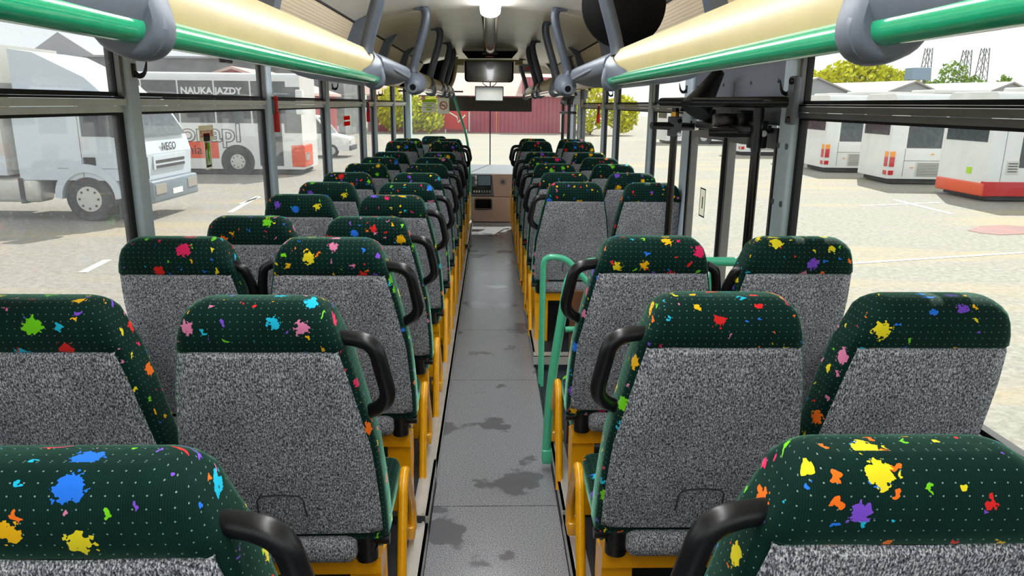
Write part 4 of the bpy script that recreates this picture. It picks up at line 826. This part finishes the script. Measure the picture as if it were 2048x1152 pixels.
rs_ = thing('red_sign_board', 'red board with white scribble left of the red hall', 'board', (*at(912, 262, Y=71).xy, G)); MB().box(-1.1, 1.1, 0, .1, .35, 2.3).build('board', REDP, rs_)
for x in (-1, 1): MB().box(x-.05, x+.05, .02, .08, 0, .35).build('post', PAPER, rs_)
MB().tube([(-.6, -.02, 1.9), (.1, -.02, 1.5), (.2, -.02, 1.0), (.9, -.02, 1.7)], .06, 6).build('white_scribble', PAPER, rs_)
def tree(name, label, loc, clumps, trunk, mat, n, leaf, rnd):
    rd_ = random.Random(rnd); t = thing(name, label, 'bush' if trunk < .8 else 'tree', (*loc, G)); m_ = MB()
    for _ in range(n):
        cx, cy_, cz, rx, ry, rz_ = rd_.choice(clumps); d_ = Vector((rd_.gauss(0, 1), rd_.gauss(0, 1), rd_.gauss(0, 1))).normalized()*rd_.uniform(.55, 1)
        c = Vector((cx+d_.x*rx, cy_+d_.y*ry, cz+d_.z*rz_)); a = Vector((rd_.gauss(0, 1), rd_.gauss(0, 1), rd_.gauss(0, 1))).normalized(); b2 = a.orthogonal().normalized(); c2 = a.cross(b2); l = leaf*rd_.uniform(.6, 1.3)
        m_.add([c-b2*l, c+c2*l*.5, c+b2*l, c-c2*l*.5], [(0, 1, 2, 3)])
    f_ = m_.build('foliage', mat, t); f_['kind'] = 'stuff'
    tk_ = MB().tube([(0, 0, 0), (.1, 0, trunk), (0, .1, clumps[0][2])], [.1*trunk+.05, .07*trunk+.04, .04], 8)
    for cx, cy_, cz, rx, ry, rz_ in clumps[1:]: tk_.tube([(0, 0, trunk*.8), (cx*.6, cy_*.6, (cz+trunk)/2), (cx, cy_, cz)], [.05*trunk+.02, .05, .02], 6)
    tk_.build('trunk', BARK, t, True); return t
p = at(1715, 165, Y=108); tree('broad_tree', 'broad yellow green tree behind the left grey shed', (p.x, 108), [(0, 0, 7, 5.5, 4, 2.6), (-5.5, 0, 6, 3.5, 3, 2), (5, 0, 6.3, 4, 3, 2), (1, 1, 8.6, 3, 3, 1.3)], 3.5, LEAFY, 3600, .5, 1)
p = at(1905, 165, Y=112); tree('slim_tree', 'thin pale green tree beside the lattice masts', (p.x, 112), [(0, 0, 7.4, 2.2, 2, 2.6), (-3, 0, 5.5, 2, 2, 1.6), (3.4, 0, 6, 2, 2, 1.8)], 3, LEAFG, 1000, .36, 2)
p = at(2010, 165, Y=118); tree('small_fir', 'small dark fir far off on the right behind the sheds', (p.x, 118), [(0, 0, 6, 1.2, 1.2, 2.2), (-7, 0, 4.8, 3, 2, 1.2)], 2.5, LEAFG, 500, .4, 3)
p = at(862, 262, Y=70); tree('yellow_hedge', 'bright yellow flowering hedge left of the red board', (p.x, 70), [(0, 0, 1.7, 1.3, 1, 1.7), (-1.8, 0, 1.8, 1.3, 1, 1.8), (-3.6, .2, 2.2, 1.5, 1, 2.2)], .4, LEAFY, 2600, .24, 4)
p = at(1180, 262, Y=70); tree('yellow_hedge', 'yellow flowering bush seen past the slim right pillars', (p.x, 70), [(0, 0, 2.6, 1.9, 1, 2.4), (3, 0, 2, 1.6, 1, 1.8)], .4, LEAFY, 2000, .25, 5)
def mast(u, Y, top, label):
    p = at(u, 165, Y=Y); t = thing('lattice_mast', label, 'mast', (p.x, Y, G)); m_ = MB(); hh = at(u, top, Y=Y).z-G; w = .8; cs = [(-w, -w), (w, -w), (w, w), (-w, w)]
    for x, y in cs: m_.tube([(x*1.4, y*1.4, 0), (x*.6, y*.6, hh)], .09, 5)
    m_.build('legs', LATT, t); n = 9; k_ = MB()
    for i in range(n):
        z0, z1 = hh*i/n, hh*(i+1)/n; f0, f1 = 1.4-.8*i/n, 1.4-.8*(i+1)/n
        for (a, b2), (c, d_) in zip(cs, cs[1:]+cs[:1]): k_.tube([(a*f0, b2*f0, z0), (c*f1, d_*f1, z1)], .05, 4)
    k_.build('bracing', LATT, t)
mast(1925, 132, 100, 'nearer steel lattice mast behind the thin green tree'); mast(1960, 140, 96, 'farther steel lattice mast right of the other mast'); mast(1848, 150, 96, 'thin lattice mast behind the blue grey tank')
p = at(1833, 163, Y=100); o = thing('water_tank', 'square blue grey tank on a stand above the shed roofs', 'tank', (p.x, 100, G)); MB().rbox(-1.25, 1.25, -1, 1, at(1833, 160, Y=100).z-G, at(1833, 136, Y=100).z-G, .05).build('tank', FLAP, o)
for x in (-1.1, 1.1): MB().box(x-.1, x+.1, -.1, .1, 0, at(1833, 160, Y=100).z-G).build('leg', LATT, o)
def mark(pts, wd, k):
    m_ = MB(); pts = [at(u, v, Z=G+.004) for u, v in pts]
    for a, b2 in zip(pts, pts[1:]):
        n = (b2-a).normalized().cross(Vector((0, 0, 1)))*wd; m_.add([a-n, b2-n, b2+n, a+n, a-n+Vector((0,0,.004)), b2-n+Vector((0,0,.004)), b2+n+Vector((0,0,.004)), a+n+Vector((0,0,.004))], [(0, 3, 2, 1), (4, 5, 6, 7), (0, 1, 5, 4), (2, 3, 7, 6)])
    o = m_.build('painted_line', PAINTW, g)
mark([(1720, 412), (1880, 405)], .06, 0); mark([(1790, 400), (1905, 428)], .09, 1); mark([(165, 545), (215, 520)], .07, 2); mark([(460, 425), (515, 393)], .07, 3); mark([(1700, 527), (2048, 505)], .05, 4); mark([(480, 408), (520, 394)], .05, 5)
m_ = MB(); ring = [at(u, v, Z=G+.003) for u, v in ((1935, 461), (1960, 452), (2010, 450), (2060, 454), (2060, 468), (2000, 470), (1960, 466))]; m_.add(ring+[p+Vector((0, 0, .004)) for p in ring], [tuple(range(6, -1, -1)), tuple(range(7, 14))]); m_.build('rust_stain', STAIN, g)
